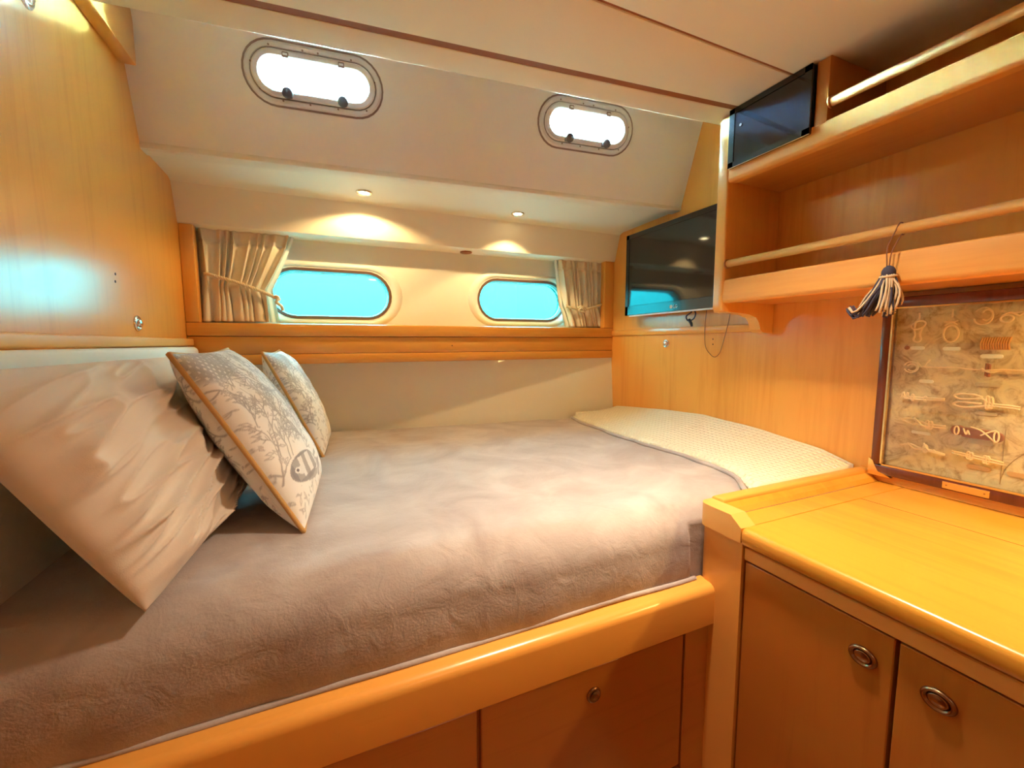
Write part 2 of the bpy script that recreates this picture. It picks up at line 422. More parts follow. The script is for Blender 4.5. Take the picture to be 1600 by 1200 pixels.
# lower hull panel: recess deepens towards the head of the berth
bm = prism_bm([(XL-.02, 2.045, -.06), (XL-.02, 2.01, -.60), (XL-.02, 2.2, -.60), (XL-.02, 2.2, -.06)],
              [(XR+.02, 1.905, -.06), (XR+.02, 1.865, -.60), (XR+.02, 2.2, -.60), (XR+.02, 2.2, -.06)])
S(mesh_obj('wall_hull', bm, M_HULL), label='cream hull panel between the berth and the wood shelf')
S(box('wall_hull_lower', (XL-.02, 2.0, FLOOR), (XR+.02, 2.2, -.55), M_HULL))
# sill boards
S(box('trim_6', (XL, 1.893, .030), (XR, 2.005, .081), W_X, r=.006), label='wood sill under the lower portlights')
S(box('trim_7', (XL, 1.901, -.040), (XR, 2.06, .0285), W_X, r=.002), label='upper board of the wood shelf front')
S(box('trim_8', (XL, 1.897, -.082), (XR, 2.06, -.0415), W_X, r=.005), label='lower edge board of the wood shelf front')
S(box('trim_9', (XL, 1.895, .081), (XL+.044, 1.935, .436), W_Z, r=.005), label='narrow wood upright left of the window niche')
S(box('trim_10', (XR-.060, 1.895, .081), (XR, 1.935, .436), W_Z, r=.005), label='narrow wood upright right of the window niche')
bm = disc_bm(frame_at((.515, 1.9009, -.010), (1, 0, 0), (0, -1, 0), (0, 0, 1)), .003, 0, .0006, 10)
mesh_obj('screw_hole', bm, M_GROOVE, bpy.data.objects['trim_7'])
bm = disc_bm(frame_at((.605, 1.955, .4335), (1, 0, 0), (0, 0, -1), (0, 1, 0)), .028, 0, .005, 20)
mesh_obj('snap_button', bm, M_BLOCK, sof)

# left bulkhead: cornice, ledge rail, finger catches
S(box('trim_11', (XL, -1.4, .752), (XL+.036, 1.515, 1.01), W_Y, r=.004), label='wood cornice high on the left bulkhead')
bm = prism_bm([(XL+.0, y, z) if i in (0, 3) else (XL+.022, y, z) for i, (y, z) in enumerate([(-1.4, -.006), (-1.4, -.006), (-1.4, .020), (-1.4, .020)])],
              [(XL+.0, y, z) if i in (0, 3) else (XL+.022, y, z) for i, (y, z) in enumerate([(1.897, -.006), (1.897, -.006), (1.897, .020), (1.897, .020)])], .005, 3)
S(mesh_obj('trim_12', bm, W_LT), label='rounded wood rail along the top of the headboard pad')
# right bulkhead batten
S(box('trim_13', (XR-.010, 1.03, .038), (XR, 1.897, .067), W_Y, r=.003), label='horizontal wood batten below the television')
def push_lock(c, x, y, z, parent, r=.018):
    f = frame_at(c, x, y, z)   # y points out of the panel
    o = mesh_obj('push_catch', lathe_bm(f, [(r, 0), (r, .002), (r*.86, .005), (r*.74, .005), (r*.70, .002), (.0, .002)], 24), M_CHROME, parent, True)
    mesh_obj('button', lathe_bm(f, [(r*.6, .0015), (r*.58, .008), (r*.4, .0105), (0, .0115)], 20), M_CHROME, o, True)
    return o
push_lock((XL, 1.475, .058), (0, 1, 0), (1, 0, 0), (0, 0, 1), wl, .022)
push_lock((XL, 1.117, .640), (0, 1, 0), (1, 0, 0), (0, 0, 1), wl, .022)
push_lock((XR, 1.495, -.004), (0, -1, 0), (-1, 0, 0), (0, 0, 1), wr, .019)
for i, (y, z) in enumerate([(1.237, .014), (1.236, -.007)]):
    mesh_obj('screw_hole', disc_bm(frame_at((XR, y, z), (0, -1, 0), (-1, 0, 0), (0, 0, 1)), .0028, 0, .0006, 10), M_DARK, wr)
for i, (y, z) in enumerate([(1.373, .176), (1.369, .157)]):
    mesh_obj('screw_hole', disc_bm(frame_at((XL, y, z), (0, 1, 0), (1, 0, 0), (0, 0, 1)), .0035, 0, .0006, 10), M_DARK, wl)

# ---------------------------------------------------------------- portlights
def upper_port(name, s, t, label):
    f = up_frame(s, t)
    W0, H_ = .385, .160
    root = S(mesh_obj(name, ring_bm([(W0, H_, 0.001), (W0, H_, -.005), (W0-.010, H_-.010, -.009), (W0-.030, H_-.030, -.009), (W0-.036, H_-.036, -.003), (W0-.036, H_-.036, .001)], f), M_WHITEPL, None, False), label=label)
    mesh_obj('outer_seal', ring_bm([(W0+.012, H_+.012, .0005), (W0+.012, H_+.012, -.003), (W0+.001, H_+.001, -.0035), (W0+.001, H_+.001, .0005)], f), M_FRAMEGR, root)
    mesh_obj('hatch_frame', ring_bm([(W0-.038, H_-.038, .002), (W0-.038, H_-.038, -.010), (W0-.046, H_-.046, -.014), (W0-.072, H_-.068, -.014), (W0-.080, H_-.076, -.008), (W0-.082, H_-.078, .030), (W0-.060, H_-.056, .030)], f), M_WHITEPL, root)
    mesh_obj('gasket', ring_bm([(W0-.0345, H_-.0345, -.001), (W0-.0345, H_-.0345, -.0075), (W0-.0395, H_-.0395, -.0075), (W0-.0395, H_-.0395, -.001)], f), M_GREYRUB, root)
    b = bmesh.new(); a = [b.verts.new(f @ Vector((x, .010, z))) for x, z in stadium(W0-.078, H_-.074)]; c = [b.verts.new(f @ Vector((x, .016, z))) for x, z in stadium(W0-.078, H_-.074)]
    b.faces.new(a); b.faces.new(c[::-1]); n = len(a)
    for i in range(n): b.faces.new((a[i], a[(i+1) % n], c[(i+1) % n], c[i]))
    mesh_obj('pane', b, G_CLEAR, root)
    # reveal through the cabin side
    mesh_obj('reveal', ring_bm([(W0-.048, H_-.044, .001), (W0-.048, H_-.044, .046), (W0-.054, H_-.050, .046), (W0-.054, H_-.050, .001)], f), M_WHITEPL, root)
    for kx in (-.078, .076):
        kf = frame_at(f @ Vector((kx, -.010, -.050)), dd, nn, ee)
        k = mesh_obj('knob', lathe_bm(kf, [(.006, 0), (.006, .012), (.0125, .016), (.0155, .024), (.0150, .030), (.010, .035), (0, .037)], 18), M_KNOB, root, True)
        bb = bmesh.new()
        box_bm((-.010, -.004, -.010), (.010, .012, .004), .002, 1, bb)
        for v in bb.verts: v.co = kf @ Vector((v.co.x, v.co.y, v.co.z))
        mesh_obj('knob_base', bb, M_KNOB, k)
    for kx in (-.077, .076):
        bb = box_bm((-.009, -.018, .040), (.009, -.009, .056), .002, 1)
        for v in bb.verts: v.co = f @ (Vector((v.co.x+kx, v.co.y, v.co.z)))
        h = mesh_obj('hinge', bb, M_FRAMEGR, root)
        bb = box_bm((-.006, -.0195, .047), (.006, -.0175, .052), .0005, 1)
        for v in bb.verts: v.co = f @ (Vector((v.co.x+kx, v.co.y, v.co.z)))
        mesh_obj('hinge_cap', bb, M_WHITEPL, h)
    for (sx_, sz_) in ((-.12, .068), (-.03, .068), (.012, .068), (.105, .067), (.172, .02), (-.172, .02), (.145, -.060), (.06, -.068), (-.02, -.068), (-.095, -.068), (-.155, -.045)):
        mesh_obj('screw', disc_bm(frame_at(f @ Vector((sx_, -.009, sz_)), dd, nn, ee), .0028, -.001, .0008, 8), M_FRAMEGR, root)
    return root
upper_port('window_1', *PORT_UP[0], 'opening portlight high on the left of the slanted wall, two dark knobs')
upper_port('window_2', *PORT_UP[1], 'opening portlight high on the right of the slanted wall, near the ceiling edge')
def lower_port(name, s, t, label):
    f = frame_at((s, HY, t), (1, 0, 0), (0, 1, 0), (0, 0, 1))
    root = S(mesh_obj(name, ring_bm([(.60, .270, .001), (.585, .262, -.004), (.565, .250, -.009), (.545, .238, -.010), (.515, .228, -.004), (lw_, lh_, .006), (lw_+.004, lh_+.004, .012)], f, False), M_HULL, None, True), label=label)
    mesh_obj('frame', ring_bm([(lw_+.002, lh_+.002, .002), (lw_-.004, lh_-.004, -.002), (lw_-.026, lh_-.026, .000), (lw_-.030, lh_-.030, .028), (lw_-.034, lh_-.034, .050), (lw_+.002, lh_+.002, .050)], f), M_PORTFR, root)
    mesh_obj('inner_bead', ring_bm([(lw_-.024, lh_-.024, .030), (lw_-.030, lh_-.030, .024), (lw_-.036, lh_-.036, .030), (lw_-.030, lh_-.030, .036)], f), M_WHITEPL, root)
    b = bmesh.new(); a = [b.verts.new(f @ Vector((x, .034, z))) for x, z in stadium(lw_-.030, lh_-.030)]; c = [b.verts.new(f @ Vector((x, .042, z))) for x, z in stadium(lw_-.030, lh_-.030)]
    b.faces.new(a); b.faces.new(c[::-1]); n = len(a)
    for i in range(n): b.faces.new((a[i], a[(i+1) % n], c[(i+1) % n], c[i]))
    mesh_obj('pane', b, G_TINT, root)
    return root
lower_port('window_3', *PORT_LOW[0], 'cyan tinted fixed portlight beside the left curtain')
lower_port('window_4', *PORT_LOW[1], 'cyan tinted fixed portlight beside the right curtain')
# outside: guard wire and stanchion on deck
def gw(name, a, b, r, label, cat='wire', mat=M_FRAMEGR):
    return tag(mesh_obj(name, tube_bm([a, b], r, 8), mat), label, cat)
gw('guard_wire', (-.60, 2.6, 1.455), (.60, 2.6, 1.378), .007, 'thin guard wire on deck crossing the upper left portlight')
gw('guard_wire', (1.35, 2.6, 1.470), (1.75, 2.6, 1.436), .010, 'thin guard wire on deck crossing the upper right portlight')
gw('stanchion', (1.752, 2.61, 1.0), (1.752, 2.61, 1.75), .014, 'upright deck stanchion seen through the upper right portlight', 'stanchion', M_CHROME)

# ---------------------------------------------------------------- downlights
def downlight(x, y, z, label, lit=True, r=.030, group=None):
    t = empty('downlight', (x, y, z), label, 'lamp', group)
    f = frame_at((x, y, z), (1, 0, 0), (0, 0, -1), (0, 1, 0))
    mesh_obj('trim_ring', lathe_ring(f, r), M_CHROME, t, True)
    mesh_obj('lens', lathe_bm(f, [(r*.62, -.001), (r*.62, .002), (r*.3, .0035), (0, .004)], 20), M_LENS, t, True)
    return t
def lathe_ring(f, r, n=28):
    b = bmesh.new(); prof = [(r, -.001), (r, .002), (r*.88, .005), (r*.72, .004), (r*.64, .001), (r*.64, -.001)]; R = []
    for rr, y in prof: R.append([b.verts.new(f @ Vector((rr*math.cos(k*2*PI/n), y, rr*math.sin(k*2*PI/n)))) for k in range(n)])
    for i in range(len(R)):
        for k in range(n): b.faces.new((R[i][k], R[i][(k+1) % n], R[(i+1) % len(R)][(k+1) % n], R[(i+1) % len(R)][k]))
    return b
downlight(SPOTS[0][0], SPOTS[0][1], .5755, 'left of the two small round downlights in the soffit')
downlight(SPOTS[1][0], SPOTS[1][1], .5755, 'right of the two small round downlights in the soffit')
for i, (x, y, p, sp) in enumerate(CEIL_AND_FILL_LAMPS):  # the added fill gets a fixture ring as well
    t = empty('ceiling_or_fill_lamp', (x, y, .715), ('round ceiling lamp above the berth, over the top picture edge', 'added weak fill lamp behind the camera, given a round ceiling ring')[i], 'lamp')
    f = frame_at((x, y, .715), (1, 0, 0), (0, 0, -1), (0, 1, 0))
    mesh_obj('trim_ring', lathe_ring(f, .075), M_CHROME, t, True)

# ---------------------------------------------------------------- berth
bt = empty('berth', (.3, .70, FLOOR), 'built-in wooden berth base with drawers under the mauve blanket', 'bed')
RY = .662                                 # front face of the drawers
CX = .786                                 # where the berth meets the desk post
box('platform', (XL+.002, .70, -.60), (XR-.002, 1.86, -.575), W_X, bt)
rail = box_bm((XL+.002, .648, -.648), (CX+.004, .694, -.556), 0)
bev(rail, .018, 4, [e for e in rail.edges if all(v.co.y < .65 and v.co.z > -.56 for v in e.verts)])
mesh_obj('front_rail', rail, W_X, bt)
box('front_panel', (XL+.002, RY+.012, -1.25), (CX+.002, RY+.03, -.646), W_DRAW, bt)
box('plinth', (XL+.002, RY+.06, FLOOR+.001), (CX, RY+.08, -1.24), M_DARK, bt)
def drawer(x0, x1, z0=-.99, z1=-.662, handle=None):
    d = box('drawer_front', (x0, RY, z0), (x1, RY+.014, z1), W_DRAW, bt, r=.002, seg=1)
    if handle:
        f = frame_at((handle[0], RY, handle[1]), (1, 0, 0), (0, -1, 0), (0, 0, 1))
        b_ = mesh_obj('catch_ring', lathe_bm(f, [(.0165, -.002), (.0165, .002), (.0145, .005), (.0115, .005), (.0105, .001), (0, .001)], 24), M_BRONZE, d, True)
    return d
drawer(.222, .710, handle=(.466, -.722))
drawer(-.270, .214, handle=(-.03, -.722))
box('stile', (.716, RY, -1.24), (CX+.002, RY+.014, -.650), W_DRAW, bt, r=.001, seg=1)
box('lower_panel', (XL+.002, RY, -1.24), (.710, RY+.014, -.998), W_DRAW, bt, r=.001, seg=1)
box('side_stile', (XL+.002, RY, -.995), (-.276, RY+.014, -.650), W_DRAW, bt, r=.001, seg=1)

# mattress and fleece blanket
tag(box('mattress', (XL+.05, .75, -.573), (XR-.01, 1.83, -.42), M_SHEET, r=.03, seg=3), 'mattress hidden under the mauve blanket', 'mattress')
def top_z(x, y):
    z = -.372-.022*(x-XL)/(XR-XL)
    z += .006*noise.noise(Vector((x*3.1, y*3.4, .3)))+.0022*noise.noise(Vector((x*9, y*14, 4)))
    # soft wrinkles running across
    z += .0035*max(0, math.sin(9*y+2.2*x+1.5*noise.noise(Vector((x*2, y*2, 7)))))*noise.noise(Vector((x*1.7+3, y*1.3, 1)))
    return z
def blanket():
    NX, NY = 260, 150
    V = np.zeros((NX*(NY), 3)); faces = []
    prof = []     # (y offset, drop) from back to front
    yb, yf, R_, zb = 1.925, .690, .085, -.566
    L1 = (yb-yf-R_); L2 = R_*PI/2; L3 = .12; tot = L1+L2+L3
    for j in range(NY):
        s = j/(NY-1)*tot
        if s < L1: prof.append((yb-s, 0, 0))
        elif s < L1+L2:
            a = (s-L1)/R_; prof.append((yf+R_-R_*math.sin(a), R_-R_*math.cos(a), a/(PI/2)))
        else: prof.append((yf-.004*math.sin((s-L1-L2)/L3*PI), R_+(s-L1-L2)/L3*1.0*(abs(zb)-.375-R_), 1))
    x0, x1 = XL+.006, XR-.004
    vs = []
    for j, (y, dz, k) in enumerate(prof):
        for i in range(NX):
            x = x0+(x1-x0)*i/(NX-1)
            yy = y
            if k == 0:
                # far edge follows the hull panel
                far = 2.015-.137*(x-XL)/(XR-XL)-.008+.008*noise.noise(Vector((x*6, 0, 0)))
                yy = .745+(y-.745)*(far-.745)/(yb-.745)
            z = top_z(x, yy)-dz
            if k > 0: 
                yy += (.006*noise.noise(Vector((x*4, z*5, 2)))+.003*noise.noise(Vector((x*12, z*3, 5))))*k
                # past the berth rail the desk carcass is in the way
                if x > CX-.03: yy = max(yy, .7045)
            # pillowy drop at the far edge
            if j < 5: z -= (5-j)**2*.0009
            # end roll-off at the head
            if x < x0+.03: z -= ((x0+.03-x)/.03)**2*.02
            vs.append((x, yy, z+H0))
    for j in range(NY-1):
        for i in range(NX-1):
            a = j*NX+i; faces.append((a, a+1, a+NX+1, a+NX))
    me = bpy.data.meshes.new('fleece_blanket'); me.from_pydata(vs, [], faces); me.materials.append(M_FLEECE)
    for p in me.polygons: p.use_smooth = True
    o = bpy.data.objects.new('fleece_blanket', me); C.objects.link(o)
    return tag(o, 'mauve grey fleece blanket spread over the whole berth', 'blanket')
bl = blanket()
def hem():
    pts = []
    for i in range(120):
        x = XL+.01+(CX-XL-.03)*i/119
        pts.append((x, .6885+.003*noise.noise(Vector((x*5, 1, 2))), -.553+.005*noise.noise(Vector((x*3, 8, 2)))))
    return tube_bm(pts, .0055, 8)
mesh_obj('hem', hem(), M_FLEECE, bl, True)

# waffle blanket laid along the foot of the berth
def waffle_throw():
    NU, NV = 36, 150; vs = []; fs = []
    left = [(1.925, 1.16), (1.85, 1.15), (1.75, 1.125), (1.5, 1.105), (1.27, 1.095), (1.05, 1.10), (.91, 1.10), (.80, 1.05), (.712, .985)]
    wall = [(1.925, -.345), (1.84, -.342), (1.55, -.315), (1.26, -.300), (1.0, -.315), (.80, -.338), (.712, -.362)]
    def ip(tb, y):
        for (a, va), (b, vb) in zip(tb, tb[1:]):
            if b <= y <= a: return va+(vb-va)*(a-y)/(a-b)
        return tb[-1][1]
    for side in (0, 1):
        for j in range(NV):
            y = 1.84-(1.84-.712)*j/(NV-1)
            xl = ip(left, y)+.006*noise.noise(Vector((0, y*7, 0)))
            zw = ip(wall, y)
            for i in range(NU):
                u = i/(NU-1); x = xl+(XR-.004-xl)*u
                zt = top_z(x, y)
                prof = min(1, (u/.045))**.5
                th = .005+.017*prof+(zw-(zt+.022))*u**1.3*(1 if zw > zt+.022 else 0)
                th += .0035*noise.noise(Vector((x*5, y*6, 2)))*prof
                if y > 1.8: th += .012*math.sin((y-1.8)/.04*1.2)*max(0, 1-u*1.4)
                z = zt+(th if side == 0 else .0035)
                vs.append((x, y, z+H0))
    n = NU*NV
    for s in (0, 1):
        for j in range(NV-1):
            for i in range(NU-1):
                a = s*n+j*NU+i; q = (a, a+1, a+NU+1, a+NU); fs.append(q if s else q[::-1])
    for j in range(NV-1):
        for i in (0, NU-1):
            a = j*NU+i; fs.append((a, a+NU, n+a+NU, n+a) if i == 0 else (a, n+a, n+a+NU, a+NU))
    for i in range(NU-1):
        for j in (0, NV-1):
            a = j*NU+i; fs.append((a, n+a, n+a+1, a+1))
    me = bpy.data.meshes.new('waffle_blanket'); me.from_pydata(vs, [], fs); me.materials.append(M_WAFFLE)
    for p in me.polygons: p.use_smooth = True
    o = bpy.data.objects.new('waffle_blanket', me); C.objects.link(o)
    # stitched hem
    pts = []
    for j in range(NV):
        y = 1.84-(1.84-.712)*j/(NV-1); x = ip(left, y)+.006*noise.noise(Vector((0, y*7, 0)))
        pts.append((x-.002, y, top_z(x, y)+.008))
    mesh_obj('hem', tube_bm(pts, .006, 8), M_WAFFLE, o, True)
    # turned edge of the fleece beneath
    pts = [(p[0]-.016+.004*math.sin(k*.2), p[1], p[2]-.003) for k, p in enumerate(pts)]
    mesh_obj('fold', tube_bm(pts, .007, 8), M_FLEECE, bl, True)
    return tag(o, 'cream waffle weave blanket folded along the foot of the berth', 'blanket')
waffle_throw()

# ---------------------------------------------------------------- headboard pad
bm = box_bm((XL+.001, -1.0, -.40), (XL+.042, 1.875, -.009), 0)
bev(bm, .018, 4, [e for e in bm.edges if all(v.co.x > XL+.03 for v in e.verts) or all(v.co.y > 1.8 and v.co.z > -.1 for v in e.verts)])
tag(mesh_obj('headboard_pad', bm, M_HEAD), 'long white textured headboard pad under the wood rail', 'headboard')

# ---------------------------------------------------------------- pillows
def pillow_mesh(corners, T, N, inset=.06, wr=None, power=.42, Tback=None):
    """corners: near-bottom, far-bottom, far-top, near-top of the seam; returns arrays for both skins"""
    c = [Vector(p) for p in corners]
    nrm = ((c[1]-c[0]).cross(c[3]-c[0])).normalized()
    rows = {}
    for side in (1, -1):
        pts = np.zeros((N+1, N+1, 3))
        for j in range(N+1):
            for i in range(N+1):
                a = 2*i/N-1; b = 2*j/N-1
                a2 = a*(1-inset*(1-b*b)*abs(a)**1.5); b2 = b*(1-inset*(1-a*a)*abs(b)**1.5)
                u, v = (a2+1)/2, (b2+1)/2
                p = c[0]*(1-u)*(1-v)+c[1]*u*(1-v)+c[2]*u*v+c[3]*(1-u)*v
                k = ((1-a*a)*(1-b*b))
                h = (T if side == 1 else (Tback or T))*(k**power)
                if wr: h += wr(i/N, j/N, side)*min(1, k*4.5)
                pts[j, i] = p+nrm*h*side
        rows[side] = pts
    return rows, nrm
def skins_to_obj(name, rows, mat, N, parent=None, colors=None):
    vs = []; fs = []
    idx = {}
    for side in (1, -1):
        P_ = rows[side]
        for j in range(N+1):
            for i in range(N+1):
                edge = i in (0, N) or j in (0, N)
                if side == -1 and edge: idx[side, j, i] = idx[1, j, i]; continue
                idx[side, j, i] = len(vs); q = P_[j, i]; vs.append((q[0], q[1], q[2]+H0))
        for j in range(N):
            for i in range(N):
                q = (idx[side, j, i], idx[side, j, i+1], idx[side, j+1, i+1], idx[side, j+1, i])
                fs.append(q if side == 1 else q[::-1])
    me = bpy.data.meshes.new(name); me.from_pydata(vs, [], fs); me.materials.append(mat)
    for p in me.polygons: p.use_smooth = True
    if colors is not None:
        at_ = me.color_attributes.new('print', 'FLOAT_COLOR', 'POINT')
        col = np.ones((len(vs), 4), dtype=np.float32)
        for side in (1, -1):
            cc = colors[side]
            for j in range(N+1):
                for i in range(N+1):
                    col[idx[side, j, i], :3] = cc[j, i]
        at_.data.foreach_set('color', col.ravel())
    o = bpy.data.objects.new(name, me); C.objects.link(o)
    if parent: o.parent = parent
    return o

# large beige pillow leaning on the headboard
def big_wr(u, v, side):
    if side < 0: return 0
    d = u*.8-v*.6
    n1 = noise.noise(Vector((u*2.2+v*1.2, (v*1.0-u*.55)*7.5, .5)))
    r = (1-abs(n1)*2.2); r = max(0, r)**3
    n2 = noise.noise(Vector((u*3+v*2+9, (v-u*.5)*13, 2.5))); r2 = max(0, 1-abs(n2)*2.4)**3
    env = (.35+.65*(1-v))*(1 if u < .6 else max(.25, 1-(u-.6)*2.2))
    return .030*r*env+.015*r2*env+.010*noise.noise(Vector((u*3, v*3, 3)))
rows, nr = pillow_mesh([(-.255, .705, -.372), (-.215, 1.335, -.365), (-.415, 1.47, -.035), (-.405, .625, -.032)], .080, 170, .015, big_wr, .46, .050)
# nr must point to +X
if nr.x < 0: rows = {1: rows[-1], -1: rows[1]}
bp_ = skins_to_obj('bed_pillow', rows, M_PILLOW, 170)
tag(bp_, 'large plain beige wrinkled bed pillow leaning on the headboard pad', 'pillow')

# printed cushions: an ink drawing painted point by point on the linen
def draw_print(n, seed, big):
    rng = random.Random(seed); ink = np.zeros((n, n)); jj, ii = np.mgrid[0:n, 0:n]; U = ii/n; V_ = jj/n
    def stroke(x0, y0, x1, y1, w_, s):
        steps = max(2, int(math.hypot(x1-x0, y1-y0)*n*1.5))
        for k in range(steps+1):
            t = k/steps; x, y = (x0+(x1-x0)*t)*n, (y0+(y1-y0)*t)*n
            r = w_*n; i0, i1 = int(max(0, x-r-1)), int(min(n-1, x+r+2)); j0, j1 = int(max(0, y-r-1)), int(min(n-1, y+r+2))
            if i1 <= i0 or j1 <= j0: continue
            sj, si = np.mgrid[j0:j1, i0:i1]
            d = np.hypot(si-x, sj-y); m_ = np.clip(1-(d-r*.5)/max(r, .7), 0, 1)*s
            ink[j0:j1, i0:i1] = np.maximum(ink[j0:j1, i0:i1], m_)
    def branch(x, y, a, L, dep):
        if dep == 0 or L < .006: return
        k = 3
        for q in range(k):
            x1 = x+math.cos(a)*L/k; y1 = y+math.sin(a)*L/k
            stroke(x, y, x1, y1, .0016+.0006*dep, .55+.1*rng.random()); x, y = x1, y1; a += rng.uniform(-.25, .25)
            if rng.random() < .75: branch(x, y, a+rng.choice((-1, 1))*rng.uniform(.5, 1.0), L*.55, dep-1)
        branch(x, y, a+rng.uniform(-.4, .4), L*.75, dep-1)
    for q in range(46 if big else 30):
        branch(rng.random(), rng.uniform(.22, .92), PI/2+rng.uniform(-.9, .9), rng.uniform(.08, .15), 4)
    for q in range(620):       # leaves and fronds
        x, y, a = rng.random(), rng.uniform(.05, .98), rng.uniform(0, 2*PI); L = rng.uniform(.015, .05)
        if big and .12 < x < .62 and .12 < y < .36: continue
        for s in (-1, 1): stroke(x, y, x+L*math.cos(a+s*.25)*.6, y+L*math.sin(a+s*.25)*.6, .0018, .5); stroke(x+L*math.cos(a+s*.25)*.6, y+L*math.sin(a+s*.25)*.6, x+L*math.cos(a), y+L*math.sin(a), .0018, .5)
    # dotted sea fan in the upper near corner
    d = np.hypot((U-.13)/.22, (V_-.93)/.14); fan = np.clip((1.05-d)*5, 0, 1)*.55
    dots = (np.sin(U*150+V_*30)*np.sin(V_*150-U*20) > .45)
    ink = np.maximum(ink, np.where(dots, fan*.1, fan))
    def clear(cx, cy_, rx, ry, ang=0):
        x = (U-cx)*math.cos(ang)+(V_-cy_)*math.sin(ang); y = -(U-cx)*math.sin(ang)+(V_-cy_)*math.cos(ang)
        return x/rx, y/ry
    def fish(cx, cy_, L, Hh, ang, stripes=True, dark=.75):
        nonlocal ink
        x, y = clear(cx, cy_, L, Hh, ang)
        body = (x*x+y*y) < 1
        halo = (x*x+y*y) < 1.35
        ink[:] = np.where(halo, ink*.05, ink)
        sh = dark*np.ones_like(x)
        if stripes:
            st = (np.sin((x+.1)*10.5) > .05) & (x > -.35); sh = np.where(x > -.35, np.where(st, .62, .08), .62)
            sh = np.where((y < -.62) | (y > .78), .75, sh); sh = np.where(x < -.72, .78, sh)
            sh = np.where((x+.38)**2*1.6+(y+.05)**2 < .09, .12, sh)
            ey = np.hypot((x+.60), (y-.08)*.8); sh = np.where(ey < .16, .05, sh); sh = np.where(ey < .08, .95, sh)
            sh = np.where(body & ((x*x+y*y) > .88), .7, sh)
        ink[:] = np.where(body, sh, ink)
        tl = (x > .92) & (x < 1.45) & (np.abs(y) < (x-.80)*.95) & (np.abs(y) > (x-1.05)*.55)
        ink[:] = np.where(tl, .5, ink)
        ff = (np.abs(x-.35) < .5) & (y < -.75) & (y > -1.22+.3*np.abs(x-.35)); ink[:] = np.where(ff & ~body, .55, ink)
    if big:
        fish(.25, .22, .19, .075, -.10)
        fish(.46, .14, .085, .026, .35, False, .6)
        fish(.52, .40, .030, .016, -.6, False, .45)
        # scallop shell
    x, y = clear(.78, .24, .085, .07)
    if not big: x, y = clear(.50, .52, .11, .08)
    r = np.hypot(x, y); th = np.arctan2(y, x); sh = (r < 1) & (y > -.45)
    g = np.where((np.abs(np.sin(th*9)) < .35) | (np.abs(np.sin(r*13)) < .3), .7, .18)
    ink = np.where(sh, g, ink)
    if not big: fish(.62, .30, .10, .05, .6, False, .4)
    ink = np.clip(ink, 0, 1)[..., None]
    white = np.array([.88, .87, .86]); dk = np.array([.10, .085, .12])
    return white*(1-ink)+dk*ink
def cushion(corners, T, label, seed, big, N=250, Tback=None):
    def wr(u, v, side):
        return .006*noise.noise(Vector((u*4, v*4, seed)))+.003*noise.noise(Vector((u*11, v*7, seed+side)))
    rows, nr = pillow_mesh(corners, T, N, .045, wr, .44, Tback)
    col = draw_print(N+1, seed, big); colb = draw_print(N+1, seed+50, True)[:, ::-1]
    o = skins_to_obj('throw_cushion', rows, M_PRINT, N, None, {1: col, -1: colb})
    e = rows[1]; step = max(1, N//60)
    loop = [e[0, i] for i in range(0, N, step)]+[e[j, N] for j in range(0, N, step)]+[e[N, i] for i in range(N, 0, -step)]+[e[j, 0] for j in range(N, 0, -step)]
    mesh_obj('piping', tube_bm([Vector(p) for p in loop], .0048, 8, closed=True), M_PIPING, o, True)
    return tag(o, label, 'cushion')
cushion([(-.068, .905, -.376), (-.050, 1.30, -.375), (-.262, 1.352, -.014), (-.276, .952, -.018)], .072,
        'larger printed sea life cushion with striped fish, leaning on the beige pillow', 11, True)
cushion([(-.042, 1.497, -.377), (-.035, 1.80, -.375), (-.190, 1.86, -.025), (-.205, 1.535, -.028)], .062,
        'smaller looking printed cushion behind, nearest the hull side', 23, False, 190)

